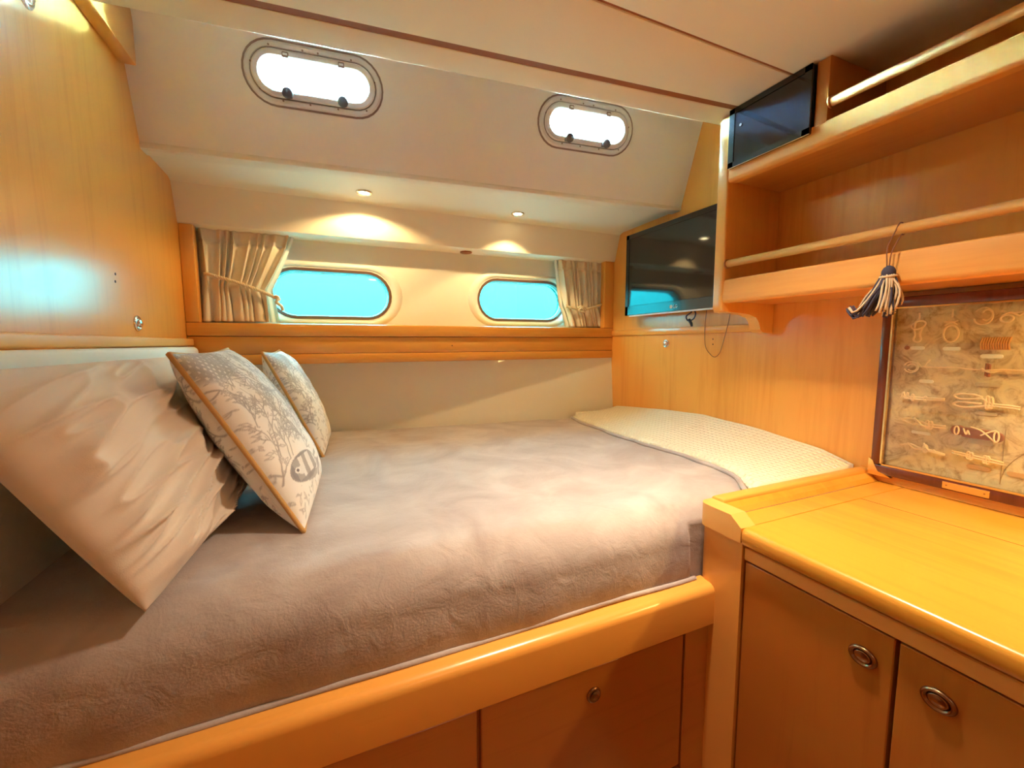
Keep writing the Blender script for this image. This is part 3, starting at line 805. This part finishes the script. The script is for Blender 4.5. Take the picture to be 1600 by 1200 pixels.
# ---------------------------------------------------------------- curtains
def curtain(name, x_edge_fix, top, tie, bot, zt, nple, label, y0=1.948, flip=False):
    """x_edge_fix: niche side x; top/tie/bot: (x0,x1)"""
    z0, z1 = .434, .088
    NU, NV = 200, 60; vs = []; fs = []
    for j in range(NV):
        t = j/(NV-1); z = z0+(z1-z0)*t
        if z > zt: k = (z0-z)/(z0-zt); k = k**1.25; a = [top[i]+(tie[i]-top[i])*k for i in (0, 1)]
        else: k = (zt-z)/(zt-z1); k = k**.7; a = [tie[i]+(bot[i]-tie[i])*k for i in (0, 1)]
        pin = math.exp(-((z-zt)/.035)**2)
        head = max(0, (z-.385)/.045)
        for i in range(NU):
            u = i/(NU-1)
            ph = (u+.035*math.sin(u*17+1))*nple*2*PI+1.5*noise.noise(Vector((u*5, z*3.5, 3)))
            amp = (.013+.006*noise.noise(Vector((u*7, z*2, 8))))*(1-.4*pin)*(1-.45*head)
            x = a[0]+(a[1]-a[0])*u+.006*math.sin(ph*1.0+1.2+z*8)*(1-head)
            y = y0+amp*math.sin(ph)+.004*noise.noise(Vector((u*9, z*9, 1)))-.012*pin*math.sin(u*PI)
            if abs(z-.388) < .006: y += .006
            zz = z+(.004*noise.noise(Vector((u*12, 0, 9))) if j == NV-1 else 0)
            vs.append((x, y, zz+H0))
    for j in range(NV-1):
        for i in range(NU-1):
            a_ = j*NU+i; fs.append((a_, a_+1, a_+NU+1, a_+NU))
    root = empty(name, ((bot[0]+bot[1])/2, y0, z1), label, 'curtain')
    me = bpy.data.meshes.new('cloth'); me.from_pydata(vs, [], fs); me.materials.append(M_CURT); me.transform(winv(root))
    for p in me.polygons: p.use_smooth = True
    o = bpy.data.objects.new('cloth', me); C.objects.link(o); o.parent = root
    so = o.modifiers.new('s', 'SOLIDIFY'); so.thickness = .0015
    # pale lining on the window side
    s = -1 if flip else 1
    e1 = 1 if not flip else 0
    vs = []; fs = []; NU2 = 24
    for j in range(30):
        t = j/29; z = z0+(z1-z0)*t
        if z > zt: k = ((z0-z)/(z0-zt))**1.1; xe = top[e1]+(tie[e1]-top[e1])*k
        else: k = ((zt-z)/(zt-z1))**.7; xe = tie[e1]+(bot[e1]-tie[e1])*k
        for i in range(NU2):
            u = i/(NU2-1); x = xe-s*.03+s*u*(.048+.018*t)
            vs.append((x, y0+.020+.004*math.sin(u*14+t*3)-.004*u, z+H0))
    for j in range(29):
        for i in range(NU2-1):
            a_ = j*NU2+i; fs.append((a_, a_+1, a_+NU2+1, a_+NU2))
    me = bpy.data.meshes.new('lining'); me.from_pydata(vs, [], fs); me.materials.append(M_LINING); me.transform(winv(root))
    for p in me.polygons: p.use_smooth = True
    o = bpy.data.objects.new('lining', me); C.objects.link(o); o.parent = root; o['label'] = 'pale curtain lining catching the daylight'
    return root
def twisted(ctrl, r, turns, bm=None, strands=3):
    pts = spline(ctrl, 14); n = len(pts); b = bm or bmesh.new()
    for s in range(strands):
        q = []
        for i, p in enumerate(pts):
            d = (pts[min(i+1, n-1)]-pts[max(i-1, 0)]).normalized(); x = d.cross(Vector((0, 1, .1))).normalized(); y = d.cross(x)
            a = i/n*turns*2*PI+s*2*PI/strands
            q.append(p+(x*math.cos(a)+y*math.sin(a))*r*.55)
        tube_bm(q, r*.62, 6, b)
    return b
cl = curtain('curtain', XL, (-.447, -.142), (-.440, -.242), (-.447, -.228), .215, 9, 'left cream linen curtain tied back beside the niche')
cr = curtain('curtain', XR, (1.108, 1.376), (1.150, 1.368), (1.190, 1.398), .190, 9, 'right cream linen curtain tied back beside the television wall', flip=True)
mesh_obj('tieback', twisted([(-.435, 1.945, .268), (-.40, 1.925, .258), (-.33, 1.920, .238), (-.26, 1.920, .212), (-.215, 1.925, .192), (-.185, 1.930, .176)], .0065, 14), M_ROPE, cl, True)
mesh_obj('tieback_knot', twisted([(-.20, 1.925, .19), (-.188, 1.918, .182), (-.195, 1.915, .166), (-.180, 1.925, .150), (-.176, 1.93, .135)], .006, 5), M_ROPE, cl, True)
mesh_obj('tieback', twisted([(1.140, 1.930, .195), (1.18, 1.922, .184), (1.227, 1.918, .176), (1.28, 1.918, .184), (1.33, 1.920, .198), (1.375, 1.93, .212)], .0065, 12), M_ROPE, cr, True)
mesh_obj('tieback_knot', twisted([(1.205, 1.915, .185), (1.222, 1.905, .192), (1.245, 1.905, .180), (1.232, 1.905, .166), (1.21, 1.907, .172), (1.226, 1.902, .184), (1.24, 1.905, .160)], .006, 7), M_ROPE, cr, True)

# ---------------------------------------------------------------- desk / locker
cab = empty('locker_cabinet', (1.1, 0, FLOOR), 'built-in wood locker with two doors right of the berth', 'cabinet')
FX = .790
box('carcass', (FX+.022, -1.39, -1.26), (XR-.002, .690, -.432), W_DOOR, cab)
post = box_bm((FX-.004, .586, FLOOR+.002), (FX+.05, .697, -.4235), 0)
bev(post, .022, 4, [e for e in post.edges if all(v.co.x < FX and v.co.y > .69 for v in e.verts)])
mesh_obj('corner_post', post, W_LTZ, cab)
box('plinth', (FX+.05, -1.39, FLOOR+.001), (FX+.07, .60, -1.255), M_DARK, cab)
box('top_rail', (FX, -1.39, -.462), (FX+.022, .584, -.434), W_LT, cab, r=.002, seg=1)
def door(y1, y0, hy, z1=-.466, z0=-1.22):
    d = box('door', (FX+.003, y0, z0), (FX+.0215, y1, z1), W_DOOR, cab, r=.0015, seg=1)
    f = frame_at((FX+.003, hy, -.522), (0, -1, 0), (-1, 0, 0), (0, 0, 1))
    def oval(p, rr):
        b = bmesh.new(); R = []
        for r, y in p: R.append([b.verts.new(f @ Vector((r*1.0*math.cos(k*2*PI/28), y, r*rr*math.sin(k*2*PI/28)))) for k in range(28)])
        for i in range(len(R)-1):
            for k in range(28): b.faces.new((R[i][k], R[i][(k+1) % 28], R[i+1][(k+1) % 28], R[i+1][k]))
        b.faces.new(R[-1]); b.faces.new(R[0][::-1]); return b
    h = mesh_obj('catch_plate', oval([(.021, -.001), (.021, .002), (.0185, .0055), (.0150, .0050), (.0135, .001), (.001, .001)], .80), M_BRONZE, d, True)
    mesh_obj('pull_ring', oval([(.0125, .0005), (.0122, .0035), (.010, .0045), (.0085, .003), (.001, .0025)], .78), M_BRONZE, h, True)
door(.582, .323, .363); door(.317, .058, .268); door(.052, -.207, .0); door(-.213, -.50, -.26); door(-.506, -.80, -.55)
wt = empty('worktop', (1.1, .1, -.43), 'continuous varnished wood worktop with raised edge at the berth end', 'worktop')
tp = box_bm((FX-.012, -1.39, -.4295), (XR-.003, .583, -.391), 0)
bev(tp, .012, 3, [e for e in tp.edges if all(v.co.x < FX for v in e.verts) and abs(e.verts[0].co.z-e.verts[1].co.z) < .001])
mesh_obj('top', tp, W_TOP, wt)
# border strip and inset joint lines
box('end_strip', (FX+.012, .585, -.4295), (XR-.003, .640, -.3905), W_TOP, wt, r=.001, seg=1)
box('joint', (1.203, -1.39, -.3915), (1.2045, .583, -.3906), M_GROOVE, wt)
nose = prism_bm([(FX-.014, .5835, -.4225), (FX-.014, .697, -.4225), (FX-.014, .697, -.3700), (FX-.014, .610, -.3700), (FX-.014, .597, -.3800), (FX-.014, .5835, -.391)],
                [(FX+.030, .5835, -.4225), (FX+.030, .697, -.4225), (FX+.030, .697, -.3700), (FX+.030, .610, -.3700), (FX+.030, .597, -.3800), (FX+.030, .5835, -.391)])
bev(nose, .024, 5, [e for e in nose.edges if all(v.co.x < FX and v.co.y > .69 for v in e.verts)])
mesh_obj('end_nose', nose, W_LTZ, wt)
fd = box_bm((FX+.030, .664, -.3905), (XR-.003, .697, -.362), 0)
bev(fd, .008, 3, [e for e in fd.edges if all(v.co.z > -.37 for v in e.verts)])
mesh_obj('fiddle_rail', fd, W_X, wt)
cv = prism_bm([(FX+.030, .641, -.3905), (FX+.030, .664, -.3905), (FX+.030, .664, -.372), (FX+.030, .650, -.380)], [(XR-.003, .641, -.3905), (XR-.003, .664, -.3905), (XR-.003, .664, -.372), (XR-.003, .650, -.380)])
mesh_obj('cove', cv, W_TOP, wt)
S(box('trim_14', (XR-.022, -1.39, -.3905), (XR, .655, -.366), W_Y, r=.002), label='low wood upstand behind the worktop')

# ---------------------------------------------------------------- wall shelves
sh = empty('shelf_unit', (1.3, .5, .1), 'two-tier varnished wood wall shelf with fiddle rails above the locker', 'shelf')
SX = 1.17
# end panel with carved bracket foot
pf = [(XR-.002, .712), (SX+.010, .712), (SX, .700), (SX, .112), (SX+.008, .100), (SX+.09, .098), (1.300, .094), (1.335, .084), (1.350, .066), (1.358, .044), (1.372, .034), (XR-.002, .032)]
ep = prism_bm([(x, .988, z) for x, z in pf], [(x, 1.028, z) for x, z in pf])
bev(ep, .006, 3, [e for e in ep.edges if all(v.co.x < SX+.02 for v in e.verts)])
mesh_obj('end_panel', ep, W_LTZ, sh)
def shelf_board(z0, z1, zin, y1, nm):
    """board plus chunky fiddle; front face leans outward"""
    box('shelf_board', (SX+.02, -1.39, z0+.004), (XR-.002, y1, z0+.022), W_IN, sh)
    a = -1.39
    sec = lambda y: [(SX+.030, y, z0), (SX+.006, y, z0), (SX, y, z0+.008), (SX+.004, y, z1-.004), (SX+.010, y, z1), (SX+.030, y, z1)]
    b = prism_bm(sec(a), sec(y1)); bev(b, .003, 2, [e for e in b.edges if abs(e.verts[0].co.y-e.verts[1].co.y) > .5 and all(v.co.x < SX+.02 for v in e.verts)])
    mesh_obj('fiddle', b, W_LT, sh)
shelf_board(.128, .203, 0, .9875, 'lower')
shelf_board(.503, .562, 0, .9875, 'upper')
for z, ya in ((.252, .9875), (.603, .7055)):
    mesh_obj('rail', tube_bm([(SX+.012, ya, z), (SX+.012, -1.39, z)], .0115, 14), W_LT, sh, True)
    mesh_obj('rail_socket', tube_bm([(SX+.012, ya, z), (SX+.012, ya-.005, z)], .0145, 14), W_DOOR, sh, True)
# divider beside the dark compartment door
dv = box_bm((SX+.004, .706, .526), (XR-.002, .738, .7145), 0); bev(dv, .004, 2, [e for e in dv.edges if all(v.co.x < SX+.02 for v in e.verts)])
mesh_obj('divider', dv, W_DOOR, sh)
dr = box('compartment_door', (SX-.006, .742, .541), (SX+.010, .985, .7135), M_SCREEN, sh, r=.002, seg=1); dr['label'] = 'dark smoked glass compartment door'
box('metal_edge', (SX-.0075, .742, .5395), (SX-.004, .985, .5412), M_CHROME, dr)
box('metal_edge', (SX-.0075, .984, .541), (SX-.004, .9855, .7135), M_CHROME, dr)
fr = bmesh.new()
box_bm((SX-.0085, .742, .5415), (SX-.0058, .985, .556), 0, 1, fr); box_bm((SX-.0085, .742, .698), (SX-.0058, .985, .7133), 0, 1, fr)
box_bm((SX-.0085, .742, .5415), (SX-.0058, .760, .7133), 0, 1, fr); box_bm((SX-.0085, .967, .5415), (SX-.0058, .985, .7133), 0, 1, fr)
mesh_obj('door_frame', fr, M_BLACK, dr)
mesh_obj('catch', disc_bm(frame_at((SX-.006, .945, .655), (0, -1, 0), (-1, 0, 0), (0, 0, 1)), .004, 0, .003, 12), M_CHROME, dr)
# strip lamp body under the lower shelf, beyond the picture edge
ul = empty('strip_lamp', (1.26, .02, .128), 'slim strip lamp under the lower shelf beyond the picture edge', 'lamp')
box('body', (1.228, -.17, .114), (1.292, .21, .1315), M_WHITEPL, ul, r=.002, seg=1)

# ---------------------------------------------------------------- television
tv = empty('television', (1.38, 1.45, .135), 'black flat television mounted on the wood bulkhead', 'television')
TX = 1.352
ty0, ty1, tz0, tz1 = 1.035, 1.705, .134, .520
hb = box_bm((TX, ty0, tz0), (TX+.032, ty1, tz1), .006, 2); mesh_obj('housing', hb, M_BLACK, tv)
fb = bmesh.new()
box_bm((TX-.004, ty0, tz0), (TX+.002, ty1, tz0+.045), .0015, 1, fb); box_bm((TX-.004, ty0, tz1-.022), (TX+.002, ty1, tz1), .0015, 1, fb)
box_bm((TX-.004, ty0, tz0), (TX+.002, ty0+.022, tz1), .0015, 1, fb); box_bm((TX-.004, ty1-.022, tz0), (TX+.002, ty1, tz1), .0015, 1, fb)
mesh_obj('bezel', fb, M_BLACK, tv)
box('screen', (TX-.0012, ty0+.020, tz0+.043), (TX+.001, ty1-.020, tz1-.020), M_SCREEN, tv)
box('lower_strip', (TX-.002, ty0+.01, tz0-.006), (TX+.010, ty1-.03, tz0+.001), M_LOGO, tv)
box('wall_bracket', (TX+.032, 1.20, .22), (XR-.001, 1.52, .42), M_BLACK, tv)
def text_obj(name, s, size, m, mat, parent, ext=.0004):
    cu = bpy.data.curves.new(name, 'FONT'); cu.body = s; cu.size = size; cu.extrude = ext; cu.align_x = 'CENTER'; cu.align_y = 'CENTER'
    o = bpy.data.objects.new(name, cu); C.objects.link(o)
    dg = bpy.context.evaluated_depsgraph_get(); me = bpy.data.meshes.new_from_object(o.evaluated_get(dg)); bpy.data.objects.remove(o)
    m = m.copy(); m.translation.z += H0; me.transform(m)
    me.materials.clear(); me.materials.append(mat)
    q = bpy.data.objects.new(name, me); C.objects.link(q); q.parent = parent; me.transform(winv(parent)); return q
lm = Matrix(((0, 0, -1, TX-.0045), (-1, 0, 0, 1.372), (0, 1, 0, tz0+.020), (0, 0, 0, 1)))
text_obj('logo_letters', 'LG', .020, lm, M_LOGO, tv)
mesh_obj('logo_disc', disc_bm(frame_at((TX-.004, 1.396, tz0+.020), (0, -1, 0), (-1, 0, 0), (0, 0, 1)), .008, 0, .0008, 20), M_LOGO, tv)
mesh_obj('signal_cable', tube_bm(spline([(1.372, 1.325, .140), (1.385, 1.318, .128), (1.39, 1.350, .112), (1.39, 1.339, .092), (1.388, 1.31, .098), (1.385, 1.296, .118), (1.38, 1.30, .136)], 8), .0028, 8), M_CABLE, tv, True)
mesh_obj('cable_plug', tube_bm([(1.39, 1.335, .098), (1.39, 1.322, .080), (1.39, 1.318, .068)], [.006, .006, .004], 10), M_CABLE, tv, True)
c_ = tag(mesh_obj('cable', tube_bm(spline([(1.408, 1.262, .135), (1.409, 1.268, .06), (1.411, 1.264, -.012), (1.416, 1.245, -.045), (1.416, 1.22, -.058), (1.416, 1.198, -.042), (1.411, 1.182, -.008), (1.408, 1.165, .045), (1.41, 1.155, .098), (1.41, 1.152, .135)], 8), .0014, 6), M_CORD), 'thin brown cable hanging in a loop below the television', 'cable')

# ---------------------------------------------------------------- framed knot board
kb = empty('knot_board', (1.41, .35, -.36), 'framed display of small rope knots over an old chart, above the locker', 'picture')
KY1, KY0, KZ1, KZ0 = .655, .045, .118, -.366
KX = 1.384
fw_ = .026
def fbar(lo, hi): box('frame_bar', lo, hi, W_MAH, kb, r=.004, seg=2)
fbar((KX, KY0, KZ1-fw_), (XR-.001, KY1, KZ1)); fbar((KX, KY0, KZ0), (XR-.001, KY1, KZ0+fw_))
fbar((KX, KY1-fw_*.8, KZ0+fw_), (XR-.001, KY1, KZ1-fw_)); fbar((KX, KY0, KZ0+fw_), (XR-.001, KY0+fw_*.8, KZ1-fw_))
iy1, iy0, iz1, iz0 = KY1-fw_*.8, KY0+fw_*.8, KZ1-fw_, KZ0+fw_
gl_ = bmesh.new()
for lo, hi in (((KX+.001, iy0, iz1-.004), (KX+.010, iy1, iz1)), ((KX+.001, iy0, iz0), (KX+.010, iy1, iz0+.004)), ((KX+.001, iy1-.004, iz0), (KX+.010, iy1, iz1)), ((KX+.001, iy0, iz0), (KX+.010, iy0+.004, iz1))):
    box_bm(lo, hi, 0, 1, gl_)
mesh_obj('gilt_slip', gl_, M_BRASS, kb)
box('chart', (XR-.008, iy0, iz0), (XR-.006, iy1, iz1), M_PARCH, kb)['label'] = 'old chart background'
box('glass', (KX+.006, iy0, iz0), (KX+.008, iy1, iz1), G_PIC, kb)
# printed map arcs
KF = XR-.0085
for (cy_, cz, r, a0, a1) in ((.30, -.33, .115, 1.2, 3.14), (.30, -.33, .10, .4, 2.4), (.40, -.10, .05, 0, 1.5)):
    mesh_obj('chart_line', tube_bm([(KF, cy_-r*math.cos(a0+(a1-a0)*k/24), cz+r*math.sin(a0+(a1-a0)*k/24)) for k in range(25)], .0006, 4), M_MAPINK, kb)
mesh_obj('chart_line', tube_bm([(KF, .415, -.20), (KF, .415, -.33)], .0006, 4), M_MAPINK, kb)
# corner brass
b = bmesh.new()
vs_ = [(KX-.002, KY1+.0035, KZ0-.004), (KX-.002, KY1-.050, KZ0-.004), (KX-.002, KY1-.036, KZ0+.003), (KX-.002, KY1-.020, KZ0+.008), (KX-.002, KY1-.012, KZ0+.022), (KX-.002, KY1-.006, KZ0+.036), (KX-.002, KY1+.0035, KZ0+.042)]
vs_ = [b.verts.new(v) for v in vs_]; b.faces.new(vs_); r_ = bmesh.ops.extrude_face_region(b, geom=b.faces[:]); bmesh.ops.translate(b, verts=[v for v in r_['geom'] if isinstance(v, bmesh.types.BMVert)], vec=(.012, 0, 0))
mesh_obj('corner_brass', b, M_BRASS, kb)
pl = box_bm((KX-.0015, .420, -.362), (KX+.001, .502, -.345), .0006, 1)
p_ = mesh_obj('name_plate', pl, M_BRASS, kb)
for y in (.428, .494): mesh_obj('screw', disc_bm(frame_at((KX-.0015, y, -.3535), (0, -1, 0), (-1, 0, 0), (0, 0, 1)), .0018, 0, .0006, 8), M_BRONZE, p_)
RX = 1.404
def rope(ctrl, r, name='rope_knot', mat=M_KROPE, parent=kb, n=7, closed=False):
    return mesh_obj(name, tube_bm(spline([(RX+(c[2] if len(c) > 2 else 0), c[0], c[1]) for c in ctrl], n), r, 7), mat, parent, True)
def ropes(list_, r, name='rope_knot', mat=M_KROPE, label=None):
    b = bmesh.new()
    for ctrl in list_: tube_bm(spline([(RX+(c[2] if len(c) > 2 else 0), c[0], c[1]) for c in ctrl], 7), r, 7, b)
    o = mesh_obj(name, b, mat, kb, True)
    if label: o['label'] = label
    return o
def loopc(cy_, cz, ry, rz, a0=0, a1=2*PI, n=10, dx=0): return [(cy_+ry*math.cos(a0+(a1-a0)*k/n), cz+rz*math.sin(a0+(a1-a0)*k/n), dx) for k in range(n+1)]
def tagp(y, z, w_=.030, h_=.009, mat=M_TAG):
    b = bmesh.new(); f = frame_at((XR-.0085, y, z), (0, -1, 0), (-1, 0, 0), (0, 0, 1))
    a = [b.verts.new(f @ Vector((p[0], 0, p[1]))) for p in stadium(w_, h_, 5)]; c = [b.verts.new(f @ Vector((p[0]*.97, .002, p[1]*.95))) for p in stadium(w_, h_, 5)]
    b.faces.new(a); b.faces.new(c[::-1]); n = len(a)
    for i in range(n): b.faces.new((a[i], a[(i+1) % n], c[(i+1) % n], c[i]))
    return mesh_obj('label_tag', b, mat, kb)
rr = .0021
ropes([[(.584, .075), (.584, .06), (.592, .050, .002), (.598, .040), (.590, .033, -.003), (.578, .036), (.571, .046, .002), (.576, .054), (.588, .052, -.003), (.592, .034), (.590, .018), (.592, .006), (.584, .000), (.577, .006), (.580, .020), (.576, .036)]], rr, label='looped knot, first of the top row')
ropes([[(.521, .080), (.521, .060)], [(.534, .050), (.524, .047, -.003), (.510, .052)], [(.533, .040), (.522, .050, -.003), (.511, .041)], loopc(.521, .020, .014, .020)], rr, label='round loop knot, second of the top row')
ropes([loopc(.468, .060, .016, .020, .6, 6.0), loopc(.462, .062, .009, .012, .6, 5.4)], rr*.8, label='coiled line in the top row')
ropes([[(.440, .070), (.425, .064), (.408, .066), (.39, .063), (.36, .064)], [(.438, .060), (.424, .066, -.003), (.412, .058), (.40, .066), (.36, .068)], loopc(.430, .052, .010, .008)], rr, label='shackle knot in the top row')
ropes([[(.465-.004*k, -.018), (.465-.004*k, -.004, -.006), (.464-.004*k, .010)] for k in range(12)], rr*1.0, mat=plain('amber_twine', (.62, .30, .08), .6), label='amber whipping on a short spar')
tagp(.586, -.016); tagp(.520, -.017, .034); tagp(.450, -.034, .038, .010, M_TAG); tagp(.562, -.102, .030); tagp(.452, -.101, .042, .009, M_TAGG)
mesh_obj('bead', lathe_bm(frame_at((RX, .604, -.015), (0, -1, 0), (-1, 0, 0), (0, 0, 1)), [(.004, -.004), (.006, 0), (.004, .004), (0, .005)], 12), M_BLOCK, kb, True)
ropes([loopc(.592, -.066, .015, .014, .3, 5.9), loopc(.590, -.067, .010, .009, .3, 5.6), [(.580, -.052), (.572, -.062), (.565, -.062), (.56, -.052), (.555, -.045)], [(.575, -.064), (.54, -.064), (.505, -.063), (.48, -.066), (.455, -.066)]], rr*.75, label='coiled heaving line with a long tail')
ropes([[(.453, -.050), (.453, -.080)], [(.449, -.052), (.449, -.082)]], .003, 'rope_knot', M_BLOCK, 'short brown toggle bar')
ropes([[(.462, -.063), (.446, -.071, -.004), (.43, -.066), (.405, -.064), (.385, -.064)], [(.460, -.068), (.445, -.066, -.004), (.42, -.064), (.385, -.066)]], rr, label='pale hitch on a toggle')
ropes([[(.606, -.150), (.602, -.134), (.598, -.148), (.594, -.134), (.592, -.146)], [(.605, -.146), (.58, -.145), (.55, -.144), (.52, -.142)], [(.60, -.150), (.57, -.150), (.55, -.149), (.52, -.146)], loopc(.583, -.146, .003, .008), loopc(.557, -.147, .003, .006)], rr, label='wall knot on a two strand line')
ropes([[(.455, -.130), (.47, -.126), (.49, -.126), (.503, -.131), (.495, -.138), (.475, -.137), (.455, -.133)], [(.455, -.152), (.47, -.156), (.49, -.158), (.503, -.153), (.495, -.146), (.475, -.146), (.455, -.146)], [(.457, -.132), (.44, -.143), (.41, -.145), (.395, -.146)], [(.457, -.152), (.44, -.149), (.41, -.150), (.395, -.151)], loopc(.446, -.142, .003, .015), loopc(.440, -.142, .003, .013)], rr*1.1, label='double loop bowline, largest in the fourth row')
tagp(.449, -.169, .038, .009, M_TAGG)
ropes([[(.514, -.210), (.545, -.211), (.565, -.206), (.575, -.216, -.004), (.590, -.212), (.600, -.207), (.592, -.203), (.575, -.204), (.560, -.216, -.003), (.545, -.218)], [(.514, -.216), (.535, -.217), (.556, -.218), (.568, -.204, -.004), (.575, -.200)], loopc(.548, -.213, .004, .010), loopc(.542, -.213, .004, .010)], rr, label='figure of eight knot in the fifth row')
tagp(.563, -.238, .040, .008, M_TAG)
# small block with lashing
bb = bmesh.new(); box_bm((RX-.006, .432, -.231), (RX+.005, .484, -.206), .005, 2, bb)
blk = mesh_obj('block', bb, M_BLOCK, kb); blk['label'] = 'small brown wooden block with rope lashing'
mesh_obj('sheave', disc_bm(frame_at((RX-.004, .489, -.215), (0, -1, 0), (-1, 0, 0), (0, 0, 1)), .012, -.004, .005, 18), M_BLOCK, blk)
mesh_obj('sheave', disc_bm(frame_at((RX-.004, .424, -.220), (0, -1, 0), (-1, 0, 0), (0, 0, 1)), .012, -.004, .005, 18), M_BLOCK, blk)
ropes([loopc(.489, -.215, .004, .010, dx=-.012), [(.478, -.208, -.010), (.472, -.222, -.011), (.470, -.212, -.011), (.466, -.222, -.011)], [(.466, -.203, -.009), (.448, -.208, -.011), (.432, -.222, -.012), (.424, -.232, -.008)], [(.424, -.203, -.009), (.438, -.212, -.012), (.448, -.220, -.010)], loopc(.422, -.218, .004, .012, dx=-.012)], rr*.8, label='pale lashing on the small block')
tagp(.453, -.239, .044, .012, M_TAGG)
ropes([[(.600, -.277), (.58, -.270), (.56, -.276), (.54, -.277), (.51, -.282)], [(.585, -.268), (.57, -.280), (.55, -.280), (.53, -.282), (.51, -.284)], [(.552, -.262), (.545, -.272, -.004), (.538, -.280), (.53, -.276)], loopc(.548, -.276, .004, .010)], rr, label='bend in the lowest row, left')
ropes([[(.498, -.270), (.47, -.272), (.44, -.274), (.41, -.277)], [(.498, -.275), (.47, -.277), (.44, -.280), (.41, -.282)], loopc(.468, -.274, .003, .009), loopc(.463, -.275, .003, .009), loopc(.440, -.277, .003, .009), loopc(.435, -.278, .003, .009)], rr, label='two half hitches in the lowest row, right')
tagp(.452, -.301, .042, .011, M_TAGD); tagp(.386, -.301, .042, .011, M_TAGD); tagp(.30, -.301, .042, .011, M_TAGD)
# a few more beyond the picture edge
for (y, z) in ((.33, .03), (.25, .03), (.33, -.07), (.23, -.08), (.30, -.15), (.18, -.15), (.32, -.215), (.20, -.215), (.12, -.07), (.12, -.22)):
    ropes([loopc(y, z, .014, .012), [(y+.03, z), (y, z+.002, -.003), (y-.03, z)], [(y+.03, z-.006), (y, z-.004, -.003), (y-.03, z-.006)]], rr)

# ---------------------------------------------------------------- tassel on the lower rail
ts = empty('tassel', (1.165, .541, .12), 'slate and cream yarn tassel hanging from the lower shelf rail by a cord', 'tassel')
tx, tyy = 1.152, .540
mesh_obj('cord', tube_bm(spline([(tx, tyy+.004, .168), (tx-.002, tyy+.005, .21), (SX-.001, tyy+.002, .246), (SX+.004, tyy-.002, .263), (SX+.014, tyy-.003, .2655), (SX+.024, tyy-.004, .258), (SX+.025, tyy-.004, .248), (SX+.014, tyy-.006, .2385), (SX+.002, tyy-.008, .236), (tx, tyy-.003, .20), (tx, tyy, .168)], 6), .0014, 6), M_CORD, ts, True)
mesh_obj('head', lathe_bm(frame_at((tx, tyy, .170), (1, 0, 0), (0, 0, -1), (0, -1, 0)), [(.003, 0), (.009, .004), (.0125, .011), (.013, .017), (.011, .023), (.010, .027)], 20), M_NAVY, ts, True)
mesh_obj('collar', tube_bm([(tx+.0135*math.cos(a*PI/12), tyy+.0135*math.sin(a*PI/12), .1465+.002*math.cos(a*PI/12)) for a in range(24)], .0028, 6, closed=True), M_CYARN, ts, True)
rg = random.Random(5)
for k in range(130):
    a = rg.uniform(0, 2*PI); rad = rg.uniform(.2, 1)
    dirx, diry = math.cos(a)*rad, math.sin(a)*rad
    L = rg.uniform(.070, .092); sp = .034
    pts = []
    kink = rg.uniform(-.006, .006)
    for q in range(7):
        t = q/6
        pts.append((tx+dirx*(.010+.018*t**.7)+.0, tyy+diry*(.010+(sp-.008)*t**.8)+.022*t*t*(1 if diry > 0 else .35)+kink*math.sin(t*5+k), .150-L*t+.004*math.sin(t*6+k)*t))
    if diry > .55 and k % 2 == 0: pts += [(pts[-1][0], pts[-1][1]+.010, pts[-1][2]-.004), (pts[-1][0], pts[-1][1]+.018, pts[-1][2]+.008)]
    cream = (k % 5 == 0) or (diry < -.3 and k % 2 == 0)
    mesh_obj('strand', tube_bm(pts, .0023, 5), M_CYARN if cream else M_NAVY, ts, True)
